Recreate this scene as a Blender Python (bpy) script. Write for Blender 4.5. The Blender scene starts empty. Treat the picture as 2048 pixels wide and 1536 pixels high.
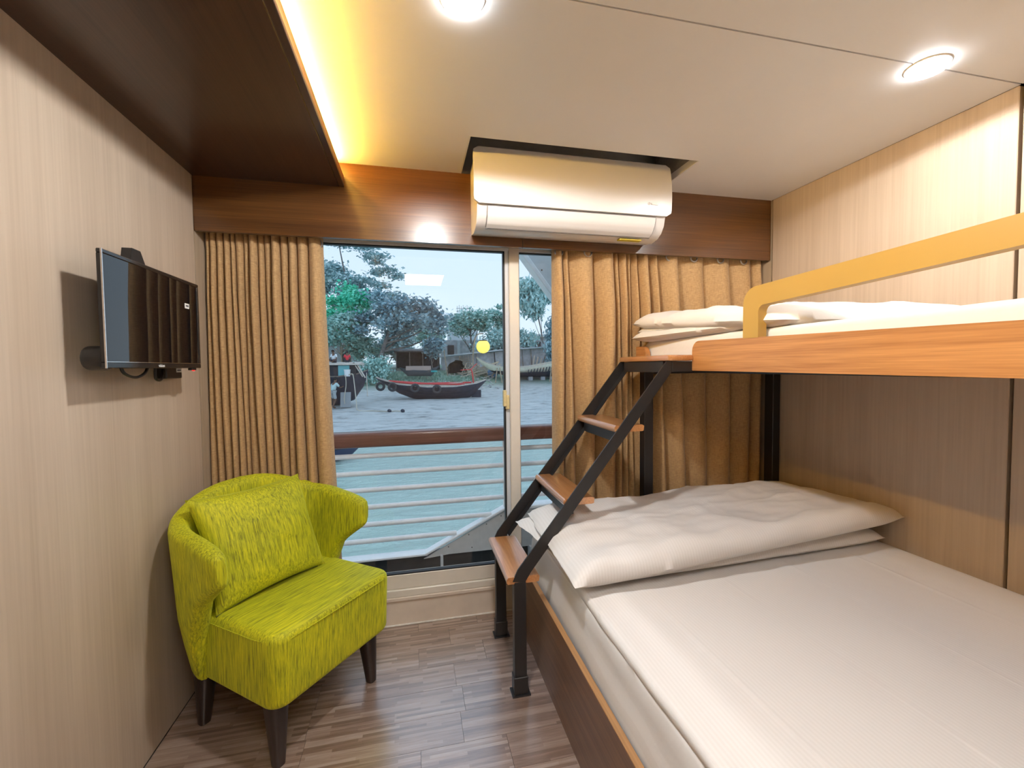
import bpy, bmesh, math, random
import numpy as np
from mathutils import Vector, Matrix, Quaternion, noise
random.seed(7); np.random.seed(7)
PI = math.pi
S = bpy.context.scene
COL = S.collection

# ------------------------------------------------------------------ camera
cam = bpy.data.cameras.new('camera'); camo = bpy.data.objects.new('camera', cam); COL.objects.link(camo)
cam.sensor_width = 36; cam.lens = 871.22 * 36 / 2048; cam.clip_start = 0.02; cam.clip_end = 600
yaw, pitch, roll = 0.22357, 0.03960, -0.01031
fw = Vector((math.sin(yaw)*math.cos(pitch), math.cos(yaw)*math.cos(pitch), -math.sin(pitch)))
r0 = Vector((math.cos(yaw), -math.sin(yaw), 0)); u0 = r0.cross(fw)
r1 = r0*math.cos(roll) + u0*math.sin(roll); u1 = -r0*math.sin(roll) + u0*math.cos(roll)
M = Matrix((r1, u1, -fw)).transposed().to_4x4(); M.translation = (0.8376, -2.1113, 1.2297)
camo.matrix_world = M
S.camera = camo

# ------------------------------------------------------------------ world, exposure
S.view_settings.view_transform = 'Standard'; S.view_settings.look = 'None'
S.view_settings.exposure = 0.06; S.view_settings.gamma = 1.0; S.view_settings.use_curve_mapping = False
S.cycles.use_denoising = True
S.cycles.max_bounces = 10; S.cycles.transparent_max_bounces = 16
S.cycles.sample_clamp_indirect = 4.0; S.cycles.caustics_reflective = False; S.cycles.caustics_refractive = False
w = bpy.data.worlds.new('world'); S.world = w; w.use_nodes = True
nt = w.node_tree; nt.nodes.clear()
tc = nt.nodes.new('ShaderNodeTexCoord'); sx = nt.nodes.new('ShaderNodeSeparateXYZ'); rp = nt.nodes.new('ShaderNodeValToRGB')
bg = nt.nodes.new('ShaderNodeBackground'); wo = nt.nodes.new('ShaderNodeOutputWorld')
rp.color_ramp.elements[0].position = 0.0; rp.color_ramp.elements[0].color = (0.64, 0.78, 0.90, 1)
rp.color_ramp.elements[1].position = 0.55; rp.color_ramp.elements[1].color = (0.48, 0.67, 0.88, 1)
nt.links.new(tc.outputs['Generated'], sx.inputs[0]); nt.links.new(sx.outputs['Z'], rp.inputs[0])
nt.links.new(rp.outputs[0], bg.inputs[0]); bg.inputs[1].default_value = 1.25
nt.links.new(bg.outputs[0], wo.inputs[0])

# strengths of the room's own lamps (used by their builders below)
SPOT_W, SPOT_C = 66.0, (1.0, 0.985, 0.965)
COVE_S, COVE_C = 250.0, (1.0, 0.56, 0.09)
PANEL_S, PANEL_C = 27.0, (1.0, 0.97, 0.94)

# ------------------------------------------------------------------ helpers
def mesh_from(bm, name):
    me = bpy.data.meshes.new(name); bmesh.ops.recalc_face_normals(bm, faces=bm.faces); bm.to_mesh(me); bm.free(); return me

def link(name, me, mat=None, parent=None, smooth=None, center=True):
    """link a mesh given in world coordinates as one object with its origin at its foot"""
    n = len(me.vertices); c = Vector((0, 0, 0))
    if center and n:
        a = np.empty(n*3); me.vertices.foreach_get('co', a); a = a.reshape(-1, 3)
        c = Vector(((a[:, 0].min()+a[:, 0].max())/2, (a[:, 1].min()+a[:, 1].max())/2, a[:, 2].min()))
        me.transform(Matrix.Translation(-c))
    o = bpy.data.objects.new(name, me); COL.objects.link(o)
    if mat: me.materials.clear(); me.materials.append(mat)
    if parent is not None:
        o.parent = parent; o.location = c - wloc(parent)
    else: o.location = c
    if smooth is not None:
        me.polygons.foreach_set('use_smooth', [True]*len(me.polygons))
        me.set_sharp_from_angle(angle=math.radians(smooth))
    return o

def wloc(o):
    v = Vector(o.location)
    while o.parent is not None:
        o = o.parent; v = v + Vector(o.location)
    return v

def part(name, bm, mat, parent=None, smooth=None):
    return link(name, mesh_from(bm, name), mat, parent, smooth)

def thing(name, label, cat, loc=(0, 0, 0), group=None):
    o = bpy.data.objects.new(name, None); COL.objects.link(o); o.location = loc; o.empty_display_size = 0.1
    return tag(o, label, cat, group)
def tag(o, label, cat, group=None):
    o['label'] = label; o['category'] = cat
    if group: o['group'] = group
    return o
def struct(name, loc=(0, 0, 0)):
    o = bpy.data.objects.new(name, None); COL.objects.link(o); o.location = loc; o['kind'] = 'structure'; return o
def stuff(o): o['kind'] = 'stuff'; return o

def box(x0, x1, y0, y1, z0, z1, bev=0.0, seg=2):
    bm = bmesh.new(); bmesh.ops.create_cube(bm, size=1)
    for v in bm.verts: v.co = Vector(((x0+x1)/2+v.co.x*(x1-x0), (y0+y1)/2+v.co.y*(y1-y0), (z0+z1)/2+v.co.z*(z1-z0)))
    if bev: bmesh.ops.bevel(bm, geom=bm.edges[:], offset=bev, segments=seg, profile=0.5, affect='EDGES')
    return bm
def merge(*bms):
    out = bms[0]
    for b in bms[1:]:
        m = {v: out.verts.new(v.co) for v in b.verts}
        for f in b.faces:
            try: out.faces.new([m[v] for v in f.verts])
            except ValueError: pass
        b.free()
    return out
def xf(bm, mat): bmesh.ops.transform(bm, matrix=mat, verts=bm.verts); return bm
def bar(p0, p1, w, h, up=(0, 0, 1), bev=0.0):
    p0, p1 = Vector(p0), Vector(p1); d = p1-p0; L = d.length; d.normalize()
    s = d.cross(Vector(up)); s = s.normalized() if s.length > 1e-5 else Vector((1, 0, 0)); u = s.cross(d)
    bm = box(-w/2, w/2, 0, L, -h/2, h/2, bev, 1)
    m = Matrix((s, d, u)).transposed().to_4x4(); m.translation = p0
    return xf(bm, m)
def tube(path, r, n=8, cap=True):
    """round tube along a path; r a number or a list"""
    P = [Vector(p) for p in path]; R = r if isinstance(r, (list, tuple)) else [r]*len(P)
    bm = bmesh.new(); rings = []; prev = None
    for i, p in enumerate(P):
        t = (P[min(i+1, len(P)-1)]-P[max(i-1, 0)]).normalized()
        if prev is None:
            a = t.cross(Vector((0, 0, 1)));
            if a.length < 1e-3: a = t.cross(Vector((1, 0, 0)))
        else: a = prev - t*prev.dot(t)
        a.normalize(); prev = a; b = t.cross(a)
        rings.append([bm.verts.new(p + (a*math.cos(2*PI*k/n)+b*math.sin(2*PI*k/n))*R[i]) for k in range(n)])
    for i in range(len(rings)-1):
        for k in range(n): bm.faces.new((rings[i][k], rings[i][(k+1) % n], rings[i+1][(k+1) % n], rings[i+1][k]))
    if cap:
        bm.faces.new(rings[0][::-1]); bm.faces.new(rings[-1])
    return bm
def prism(poly, a0, a1, axis):
    """polygon (list of 2-tuples) extruded along an axis; 'x': (y,z), 'y': (x,z), 'z': (x,y)"""
    def P(p, a): return {'x': (a, p[0], p[1]), 'y': (p[0], a, p[1]), 'z': (p[0], p[1], a)}[axis]
    bm = bmesh.new(); A = [bm.verts.new(P(p, a0)) for p in poly]; B = [bm.verts.new(P(p, a1)) for p in poly]; n = len(poly)
    bm.faces.new(A); bm.faces.new(B[::-1])
    for i in range(n): bm.faces.new((A[i], B[i], B[(i+1) % n], A[(i+1) % n]))
    return bm
def grid(fn, nu, nv, closeu=False):
    bm = bmesh.new(); V = [[bm.verts.new(fn(i/nu, j/nv)) for j in range(nv+1)] for i in range(nu+(0 if closeu else 1))]
    n = len(V)
    for i in range(n if closeu else n-1):
        for j in range(nv):
            q = [V[i][j], V[(i+1) % n][j], V[(i+1) % n][j+1], V[i][j+1]]
            try: bm.faces.new(q)
            except ValueError: pass
    return bm
def cyl(c, r, h, axis='z', n=24, r2=None, bev=0):
    bm = bmesh.new(); bmesh.ops.create_cone(bm, cap_ends=True, segments=n, radius1=r, radius2=r if r2 is None else r2, depth=h)
    if axis == 'x': xf(bm, Matrix.Rotation(PI/2, 4, 'Y'))
    if axis == 'y': xf(bm, Matrix.Rotation(PI/2, 4, 'X'))
    if bev:
        bmesh.ops.bevel(bm, geom=[e for e in bm.edges if e.calc_face_angle(0) > 1], offset=bev, segments=2, profile=.5, affect='EDGES')
    return xf(bm, Matrix.Translation(c))
def torus(c, R, r, axis='y', n=24, m=10):
    def f(u, v):
        a, b = 2*PI*u, 2*PI*v; x, y, z = (R+r*math.cos(b))*math.cos(a), r*math.sin(b), (R+r*math.cos(b))*math.sin(a)
        return Vector(c)+Vector({'y': (x, y, z), 'x': (y, x, z), 'z': (x, z, y)}[axis])
    bm = grid(f, n, m, True); bmesh.ops.remove_doubles(bm, verts=bm.verts, dist=1e-6); return bm
def rounded(x0, x1, z0, z1, r, n=6, which=(1, 1, 1, 1)):
    """rounded rectangle outline; corners bl, br, tr, tl"""
    out = []
    for k, (cx, cz, a) in enumerate(((x0, z0, PI), (x1, z0, 1.5*PI), (x1, z1, 0), (x0, z1, .5*PI))):
        if not which[k]: out.append((cx, cz)); continue
        ox = cx+(r if cx == x0 else -r); oz = cz+(r if cz == z0 else -r)
        for i in range(n+1):
            t = a+PI/2*i/n; out.append((ox+r*math.cos(t), oz+r*math.sin(t)))
    return out
def fbm(p, s=1.0, o=3):
    v = 0; a = 1
    for k in range(o): v += a*noise.noise(Vector(p)*s*(2**k)+Vector((k*7.3, k*3.1, 0))); a *= .5
    return v
def text(name, body, size, loc, rot, mat, parent, align='CENTER', sx=1.0):
    cu = bpy.data.curves.new(name, 'FONT'); cu.body = body; cu.size = size; cu.align_x = align; cu.align_y = 'CENTER'; cu.extrude = 0.0006
    t = bpy.data.objects.new(name, cu); COL.objects.link(t); dg = bpy.context.evaluated_depsgraph_get()
    me = bpy.data.meshes.new_from_object(t.evaluated_get(dg)); bpy.data.objects.remove(t)
    me.transform(Matrix.Translation(loc) @ rot.to_4x4() @ Matrix.Diagonal((sx, 1, 1, 1)))
    return link(name, me, mat, parent)

# ------------------------------------------------------------------ materials
class N:
    def __init__(s, name):
        s.m = bpy.data.materials.new(name); s.m.use_nodes = True; s.t = s.m.node_tree
        s.p = s.t.nodes['Principled BSDF']
    def n(s, typ, **kw):
        d = s.t.nodes.new('ShaderNode'+typ)
        for k, v in kw.items():
            if k in d.inputs: d.inputs[k].default_value = v
            else: setattr(d, k, v)
        return d
    def l(s, a, b): s.t.links.new(a, b)
    def coord(s, scale=(1, 1, 1), rand=False, rot=(0, 0, 0)):
        tc = s.n('TexCoord'); mp = s.n('Mapping'); mp.inputs['Scale'].default_value = scale; mp.inputs['Rotation'].default_value = rot
        src = tc.outputs['Object']
        if rand:
            oi = s.n('ObjectInfo'); vm = s.n('VectorMath', operation='MULTIPLY_ADD'); cx = s.n('CombineXYZ')
            for k in range(3): s.l(oi.outputs['Random'], cx.inputs[k])
            s.l(cx.outputs[0], vm.inputs[0]); vm.inputs[1].default_value = (7.3, 13.7, 5.1); s.l(src, vm.inputs[2]); src = vm.outputs[0]
        s.l(src, mp.inputs['Vector']); return mp.outputs[0]
    def ramp(s, fac, stops):
        r = s.n('ValToRGB'); e = r.color_ramp.elements
        while len(e) < len(stops): e.new(.5)
        for i, (p, c) in enumerate(stops): e[i].position = p; e[i].color = (*c, 1)
        s.l(fac, r.inputs[0]); return r.outputs[0]
    def bump(s, h, strength=.2, dist=.01):
        b = s.n('Bump', Strength=strength, Distance=dist); s.l(h, b.inputs['Height']); s.l(b.outputs[0], s.p.inputs['Normal'])
def srgb(*c): return tuple(((v/255)/12.92 if v/255 <= .04045 else ((v/255+.055)/1.055)**2.4) for v in c)
def plain(name, c, rough=.5, metal=0, bumpy=0, bscale=80, spec=None, coat=0, var=.12):
    k = N(name); k.p.inputs['Roughness'].default_value = rough; k.p.inputs['Metallic'].default_value = metal
    nz = k.n('TexNoise', Scale=bscale, Detail=3); k.l(k.coord(), nz.inputs['Vector'])
    k.l(k.ramp(nz.outputs['Fac'], [(.25, tuple(x*(1-var) for x in c)), (.75, tuple(min(1, x*(1+var)) for x in c))]), k.p.inputs['Base Color'])
    if bumpy: k.bump(nz.outputs['Fac'], bumpy, .005)
    if spec is not None: k.p.inputs['Specular IOR Level'].default_value = spec
    if coat: k.p.inputs['Coat Weight'].default_value = coat; k.p.inputs['Coat Roughness'].default_value = .1
    return k.m
def grain(name, c0, c1, scale, rough=.4, bumpy=.05, coat=0, rand=False, dist=2.0):
    """wood or laminate: noise stretched along the direction with the small scale"""
    k = N(name); v = k.coord(scale, rand)
    a = k.n('TexNoise', Scale=1, Detail=6, Roughness=.65, Distortion=dist*.2); k.l(v, a.inputs['Vector'])
    v2 = k.coord(tuple(x*7 for x in scale), rand); b = k.n('TexNoise', Scale=1, Detail=2); k.l(v2, b.inputs['Vector'])
    m = k.n('Mix', data_type='FLOAT'); m.inputs[0].default_value = .35; k.l(a.outputs['Fac'], m.inputs[2]); k.l(b.outputs['Fac'], m.inputs[3])
    k.l(k.ramp(m.outputs[0], [(.32, c0), (.68, c1)]), k.p.inputs['Base Color'])
    k.p.inputs['Roughness'].default_value = rough; k.bump(m.outputs[0], bumpy, .003)
    if coat: k.p.inputs['Coat Weight'].default_value = min(1, coat); k.p.inputs['Coat Roughness'].default_value = .12 if coat < 1 else .22; k.p.inputs['Coat IOR'].default_value = 1.5 if coat < 1 else 1.9
    return k.m
def emit(name, c, s):
    k = N(name); k.p.inputs['Base Color'].default_value = (*c, 1); k.p.inputs['Emission Color'].default_value = (*c, 1); k.p.inputs['Emission Strength'].default_value = s; return k.m
def glassmat(name, tint=(1, 1, 1), gain=1.5):
    k = N(name); t = k.t; out = t.nodes['Material Output']; t.nodes.remove(k.p)
    tr = k.n('BsdfTransparent'); tr.inputs[0].default_value = (*tint, 1); gl = k.n('BsdfGlossy'); gl.inputs['Roughness'].default_value = 0.0
    fr = k.n('Fresnel'); fr.inputs['IOR'].default_value = 1.5; ge = k.n('NewGeometry')
    inv = k.n('Math', operation='SUBTRACT'); inv.inputs[0].default_value = 1; k.l(ge.outputs['Backfacing'], inv.inputs[1])
    m1 = k.n('Math', operation='MULTIPLY'); m1.inputs[1].default_value = gain; k.l(fr.outputs[0], m1.inputs[0])
    m2 = k.n('Math', operation='MULTIPLY', use_clamp=True); k.l(m1.outputs[0], m2.inputs[0]); k.l(inv.outputs[0], m2.inputs[1])
    mx = k.n('MixShader'); k.l(m2.outputs[0], mx.inputs[0]); k.l(tr.outputs[0], mx.inputs[1]); k.l(gl.outputs[0], mx.inputs[2]); k.l(mx.outputs[0], out.inputs['Surface'])
    return k.m

LAM = grain('beige_laminate', (.47, .375, .285), (.60, .495, .39), (16, 16, .4), .42, .015, rand=True)
LAMJ = grain('beige_laminate_jamb', (.38, .30, .21), (.48, .39, .29), (9, 9, .35), .45, .02)
DWOOD = grain('dark_teak_veneer', (.052, .018, .005), (.150, .062, .015), (.5, 30, 30), .28, .03, .3)
DWOODY = grain('dark_teak_veneer_lengthwise', (.032, .014, .009), (.070, .032, .018), (30, .5, 30), .30, .03, .2)
OAK = grain('honey_oak', (.36, .15, .045), (.66, .33, .12), (60, 1.0, 34), .38, .05, .15)
TREADW = grain('tread_oak', (.36, .13, .035), (.66, .32, .12), (26, 1.2, 26), .30, .04, 1, rand=True)
BEDW = grain('walnut_panel', (.10, .048, .022), (.24, .125, .06), (30, .6, 22), .40, .03)
BEDEDGE = grain('bed_edge_band', (.30, .15, .06), (.50, .28, .12), (30, 1, 30), .45, .05)
WHITEP = plain('ceiling_white', (.87, .865, .86), .35, var=.02, bscale=3)
DARKGAP = plain('dark_gap', (.012, .011, .010), .8)
BLACKM = plain('black_powder_coated_steel', (.016, .016, .018), .38, bumpy=.08, bscale=500)
ALU = plain('cream_window_frame', (.76, .71, .63), .35, var=.03, bscale=20)
ALUW = plain('grey_window_edge', (.62, .66, .72), .35, var=.03)
SILL = plain('scuffed_cream_sill', (.74, .64, .54), .5, bumpy=.1, bscale=12, var=.08)
GASK = plain('black_gasket', (.01, .01, .012), .5)
GLASS = glassmat('window_glass')
WPLAS = plain('white_plastic', (.73, .72, .72), .30, var=.015, bscale=8, coat=.1)
WPLAS2 = plain('white_plastic_louvre', (.76, .75, .75), .3, var=.015, bscale=8)
CHROME = plain('chrome_strip', (.8, .8, .8), .15, 1.0)
BPLAS = plain('black_plastic', (.014, .014, .015), .35, bumpy=.05)
BGLOSS = plain('glossy_black_bezel', (.012, .012, .014), .12)
SCREEN = plain('dark_screen', (.003, .004, .006), .02, spec=.6, var=.01)
PAPER = plain('white_sticker', (.85, .85, .82), .6, var=.03)
INK = plain('sticker_ink', (.12, .12, .13), .6)
YEL = plain('yellow_label', (.55, .45, .02), .5, var=.2, bscale=300)
GOLD = plain('mustard_painted_rail', (.50, .315, .07), .40, var=.03, bscale=6)
LEGW = plain('dark_espresso_wood', (.022, .013, .011), .35)
ROD = plain('steel_rod', (.5, .5, .5), .3, 1)

def bedding():
    k = N('white_satin_stripe_bedding')
    v = k.coord(); wv = k.n('TexWave', wave_type='BANDS', bands_direction='X', Scale=30, Distortion=.4); k.l(v, wv.inputs['Vector'])
    nz = k.n('TexNoise', Scale=9, Detail=4); k.l(v, nz.inputs['Vector'])
    k.l(k.ramp(wv.outputs['Fac'], [(.4, (.815, .795, .775)), (.6, (.85, .832, .815))]), k.p.inputs['Base Color'])
    mr = k.n('MapRange'); mr.inputs['To Min'].default_value = .45; mr.inputs['To Max'].default_value = .75; k.l(wv.outputs['Fac'], mr.inputs['Value']); k.l(mr.outputs[0], k.p.inputs['Roughness'])
    k.bump(nz.outputs['Fac'], .25, .012); k.p.inputs['Sheen Weight'].default_value = .2
    return k.m
BED = bedding()
def cottonmat():
    k = N('plain_white_cotton'); nz = k.n('TexNoise', Scale=14, Detail=4); k.l(k.coord(), nz.inputs['Vector'])
    k.p.inputs['Base Color'].default_value = (.86, .83, .80, 1); k.p.inputs['Roughness'].default_value = .8; k.bump(nz.outputs['Fac'], .3, .012); return k.m
COTTON = cottonmat()
def curtainmat():
    k = N('tan_linen_curtain'); a = k.n('TexNoise', Scale=1, Detail=3, Roughness=.7); k.l(k.coord((260, 260, 40)), a.inputs['Vector'])
    b = k.n('TexNoise', Scale=1, Detail=2); k.l(k.coord((60, 60, 300)), b.inputs['Vector'])
    m = k.n('Mix', data_type='FLOAT'); m.inputs[0].default_value = .5; k.l(a.outputs['Fac'], m.inputs[2]); k.l(b.outputs['Fac'], m.inputs[3])
    k.l(k.ramp(m.outputs[0], [(.3, (.34, .20, .085)), (.7, (.60, .395, .185))]), k.p.inputs['Base Color'])
    k.p.inputs['Roughness'].default_value = .75; k.p.inputs['Sheen Weight'].default_value = .25; k.bump(m.outputs[0], .25, .002)
    return k.m
CURT = curtainmat()
def limemat(name='lime_green_chenille', up=(0, 0, 1)):
    k = N(name); u_ = Vector(up).normalized(); a_ = u_.orthogonal().normalized(); b_ = u_.cross(a_)
    tc = k.n('TexCoord'); cx = k.n('CombineXYZ')
    for q, (vec, sc) in enumerate(((a_, 210), (b_, 210), (u_, 11))):
        d = k.n('VectorMath', operation='DOT_PRODUCT'); k.l(tc.outputs['Object'], d.inputs[0]); d.inputs[1].default_value = vec*sc; k.l(d.outputs['Value'], cx.inputs[q])
    a = k.n('TexNoise', Scale=1, Detail=4, Roughness=.7); k.l(cx.outputs[0], a.inputs['Vector'])
    b = k.n('TexNoise', Scale=6, Detail=2); k.l(k.coord(), b.inputs['Vector'])
    m = k.n('Mix', data_type='FLOAT'); m.inputs[0].default_value = .22; k.l(a.outputs['Fac'], m.inputs[2]); k.l(b.outputs['Fac'], m.inputs[3])
    k.l(k.ramp(m.outputs[0], [(.33, (.13, .13, .003)), (.48, (.40, .42, .004)), (.66, (.72, .67, .008))]), k.p.inputs['Base Color'])
    k.p.inputs['Roughness'].default_value = .7; k.p.inputs['Sheen Weight'].default_value = .5; k.p.inputs['Sheen Tint'].default_value = (.75, .85, .1, 1)
    k.bump(a.outputs['Fac'], .25, .003); return k.m
LIME = limemat(); LIME_TOP = limemat('lime_green_chenille_seat_top', (.62, .785, 0)); LIME_CUSH = limemat('lime_green_chenille_cushion', (-.085, .067, .365))
def plankmat():
    k = N('strip_pattern_vinyl'); v = k.coord((1, 1, 1), True)
    br = k.n('TexBrick', offset=.43, offset_frequency=2, squash=1.3, squash_frequency=3)
    br.inputs['Color1'].default_value = (0, 0, 0, 1); br.inputs['Color2'].default_value = (1, 1, 1, 1); br.inputs['Mortar'].default_value = (.5, .5, .5, 1)
    br.inputs['Scale'].default_value = 1; br.inputs['Mortar Size'].default_value = 0; br.inputs['Brick Width'].default_value = .21; br.inputs['Row Height'].default_value = .0118
    k.l(v, br.inputs['Vector'])
    nz = k.n('TexNoise', Scale=1, Detail=5, Roughness=.7); k.l(k.coord((9, 130, 1), True), nz.inputs['Vector'])
    m = k.n('Mix', data_type='FLOAT'); m.inputs[0].default_value = .60; k.l(br.outputs['Color'], m.inputs[2]); k.l(nz.outputs['Fac'], m.inputs[3])
    k.l(k.ramp(m.outputs[0], [(.15, (.12, .072, .05)), (.4, (.23, .15, .112)), (.62, (.35, .255, .205)), (.85, (.50, .41, .355))]), k.p.inputs['Base Color'])
    k.p.inputs['Roughness'].default_value = .30; k.p.inputs['Specular IOR Level'].default_value = .8; k.p.inputs['Coat Weight'].default_value = 1; k.p.inputs['Coat IOR'].default_value = 2.4; k.p.inputs['Coat Roughness'].default_value = .26; k.bump(nz.outputs['Fac'], .04, .002); return k.m
PLANK = plankmat()

# ------------------------------------------------------------------ room shell
W, H, YB = 2.72, 2.10, -2.70
fl = struct('floor')
part('subfloor', box(-.1, W+.1, YB-.1, .06, -.06, -.006), DARKGAP, fl)
rows = []; y = -.076; rows.append((-.0, -.076))
while y > YB: rows.append((y, max(y-.13, YB))); y -= .13
for i, (ya, yb) in enumerate(rows):
    xs = [0.003, .30, .84, 1.12, 1.40] if i % 2 == 0 else [0.003, .47, .98, 1.40]
    if i in (4,): xs = [0.003, .465, 1.0, 1.40]
    for a, b in zip(xs[:-1], xs[1:]):
        part('plank', box(a+.0005, b-.0005, yb+.0005, ya-.0005, -.008, 0), PLANK, fl)
part('underlay', box(1.40, W, YB, 0, -.008, 0), PLANK, fl)

wl = struct('wall_left')
part('panel', box(-.03, 0, YB, -.125, 0, H), LAM, wl)
part('jamb', box(-.03, -.001, -.117, .05, 0, H), LAMJ, wl)
part('backing', box(-.06, -.03, YB, .06, 0, H+.3), DARKGAP, wl)
wr = struct('wall_right')
part('panel', box(W, W+.03, -1.095, -.130, 0, H, .002, 1), LAM, wr)
part('panel', box(W, W+.03, YB, -1.105, 0, H, .002, 1), LAM, wr)
part('jamb', box(W+.002, W+.03, -.122, .05, 0, H), LAMJ, wr)
part('backing', box(W+.03, W+.06, YB, .06, 0, H+.3), DARKGAP, wr)
wb = struct('wall_back'); part('panel', box(-.06, W+.06, YB-.05, YB, 0, H+.3), LAM, wb)

ce = struct('ceiling')
def frame_plate(x0, x1, y0, y1, hx0, hx1, hy0, hy1, z0, z1):
    return merge(box(x0, hx0, y0, y1, z0, z1), box(hx1, x1, y0, y1, z0, z1), box(hx0, hx1, y0, hy0, z0, z1), box(hx0, hx1, hy1, y1, z0, z1))
part('ceiling_panel', frame_plate(0, W, -1.0975, -.1, 1.065, 2.045, -.44, -.101, H, H+.02), WHITEP, ce)
part('ceiling_panel', box(0, W, YB, -1.1025, H, H+.02), WHITEP, ce)
part('recess', merge(box(1.045, 1.065, -.46, -.1, H+.021, H+.28), box(2.045, 2.065, -.46, -.1, H+.021, H+.28), box(1.065, 2.045, -.46, -.44, H+.021, H+.28), box(1.065, 2.045, -.46, -.1, H+.26, H+.28)), plain('recess_grey', (.30, .28, .26), .6), ce)
part('recess_trim', merge(box(1.061, 1.067, -.441, -.121, H-.0015, H+.03), box(2.043, 2.049, -.441, -.121, H-.0015, H+.03)), WPLAS2, ce)
part('upper_deck', box(-.06, W+.06, YB, .06, H+.3, H+.33), DARKGAP, ce)

# wall on the window side: header above, base below
ww = struct('wall_front')
part('header', box(-.06, W+.06, 0, .06, 1.83, H+.3), WHITEP, ww)
part('sill_base', box(-.06, W+.06, -.004, .06, -.3, .118), SILL, ww)
part('sill_ledge', box(0.0, W, -.012, .05, .118, .137, .003, 1), SILL, ww)
part('sealant', box(0.0, 1.4, -.012, -.002, -.002, .006, .003, 1), plain('grey_sealant', (.72, .68, .62), .6, bumpy=.5, bscale=60), ww)

# valance board and overhead bulkhead
va = struct('trim_1')
part('valance_board', box(0, 1.346, -.12, -.10, 1.785, H), DWOOD, va)
part('valance_board', box(1.349, W-.004, -.12, -.10, 1.785, H), DWOOD, va)
part('valance_return', box(0, W, -.10, 0, 2.05, 2.07), DWOOD, va)
bu = struct('trim_2')
part('bulkhead_panel', box(0, .545, YB, -.121, 2.0, 2.016), DWOODY, bu)
part('bulkhead_edge', box(.547, .569, YB, -.121, 1.999, 2.013, .002, 2), DWOODY, bu)
part('glow_toned_lip', box(.549, .5675, YB, -.121, 2.013, 2.046, .001, 1), OAK, bu)  # cove glow on the bulkhead's lip, put in as lighter honey wood
led = thing('cove_light_strip', 'amber light strip glowing in the slot above the dark bulkhead', 'light strip', (.50, -1.3, 2.016))
part('glow_strip', cyl((.532, (YB-.13)/2, 2.071), .0055, -YB-.19, 'y', 10), emit('amber_led', COVE_C, COVE_S), led)
part('channel', box(.524, .540, YB+.02, -.15, 2.016, 2.0655), ALU, led)

# recessed downlights
def downlight(x, y, label, watts, z=H):
    t = thing('downlight', label, 'ceiling light', (x, y, z), 'recessed round downlights')
    part('lens', cyl((x, y, z-.007), .048, .014, n=40, bev=.006), emit('downlight_lens', (.96, .98, 1), 32), t, 60)
    part('rim', torus((x, y, z-.001), .051, .003, 'z', 40, 8), WPLAS2, t, 60)
    l = bpy.data.lights.new('downlight_beam', 'SPOT'); l.energy = watts; l.color = SPOT_C; l.spot_size = math.radians(174); l.spot_blend = .12; l.shadow_soft_size = .04
    o = bpy.data.objects.new('downlight_beam', l); COL.objects.link(o); o.parent = t; o.location = (0, 0, -.018)
downlight(.968, -1.052, 'round white downlight at the top edge of the picture, left of the ceiling seam', SPOT_W)
downlight(2.331, -1.10, 'round white downlight on the ceiling seam near the right wall', SPOT_W*.42)
# panel light over the entrance, seen in the window pane's reflection
pl = thing('ceiling_panel_light', 'flat ceiling light panel at the entrance end behind the viewer', 'ceiling light', (.96, -2.28, H))
part('diffuser', box(.78, 1.14, -2.56, -2.0, H-.006, H-.002), emit('panel_light_diffuser', PANEL_C, PANEL_S), pl)
part('frame', frame_plate(.76, 1.16, -2.58, -1.98, .78, 1.14, -2.56, -2.0, H-.010, H), WPLAS2, pl)

# ------------------------------------------------------------------ sliding window
wi = struct('window_1')
part('frame_top', box(.0, W, -.02, .05, 1.812, 1.84), ALU, wi)
part('frame_top_rail', box(.0, W, -.005, .05, 1.796, 1.812, .002, 1), ALUW, wi)
part('frame_bottom', box(.0, W, -.008, .05, .137, .172, .003, 1), ALU, wi)
part('sash_bottom_rail', box(.0, 1.29, .002, .045, .172, .243, .004, 1), ALU, wi)
part('sash_bottom_rail', box(1.345, W, .012, .05, .172, .243, .004, 1), ALU, wi)
part('sash_stile', box(1.286, 1.306, -.003, .04, .172, 1.812, .003, 1), ALUW, wi)
part('sash_stile', box(1.306, 1.357, -.012, .04, .172, 1.812, .004, 1), ALU, wi)
part('frame_side', box(0, .05, -.005, .05, .172, 1.812), ALU, wi)
part('frame_side', box(W-.05, W, -.005, .05, .172, 1.812), ALU, wi)
part('gasket', merge(box(1.279, 1.287, .004, .03, .243, 1.796), box(.05, 1.287, .004, .03, 1.790, 1.797), box(.05, 1.287, .004, .03, .240, .247)), GASK, wi)
part('gasket', merge(box(1.357, 1.363, .012, .03, .243, 1.796), box(1.357, W-.05, .012, .03, 1.790, 1.797), box(1.357, W-.05, .012, .03, .240, .247)), GASK, wi)
part('pane', box(.05, 1.283, .016, .022, .243, 1.794), GLASS, wi)
part('pane', box(1.360, W-.05, .020, .026, .243, 1.794), GLASS, wi)
la = part('latch', merge(box(1.268, 1.284, -.03, -.002, 1.035, 1.115, .003, 1), box(1.282, 1.300, -.022, 0, 1.02, 1.09, .003, 1)), plain('brass_latch', (.70, .58, .30), .35), wi)

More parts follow.
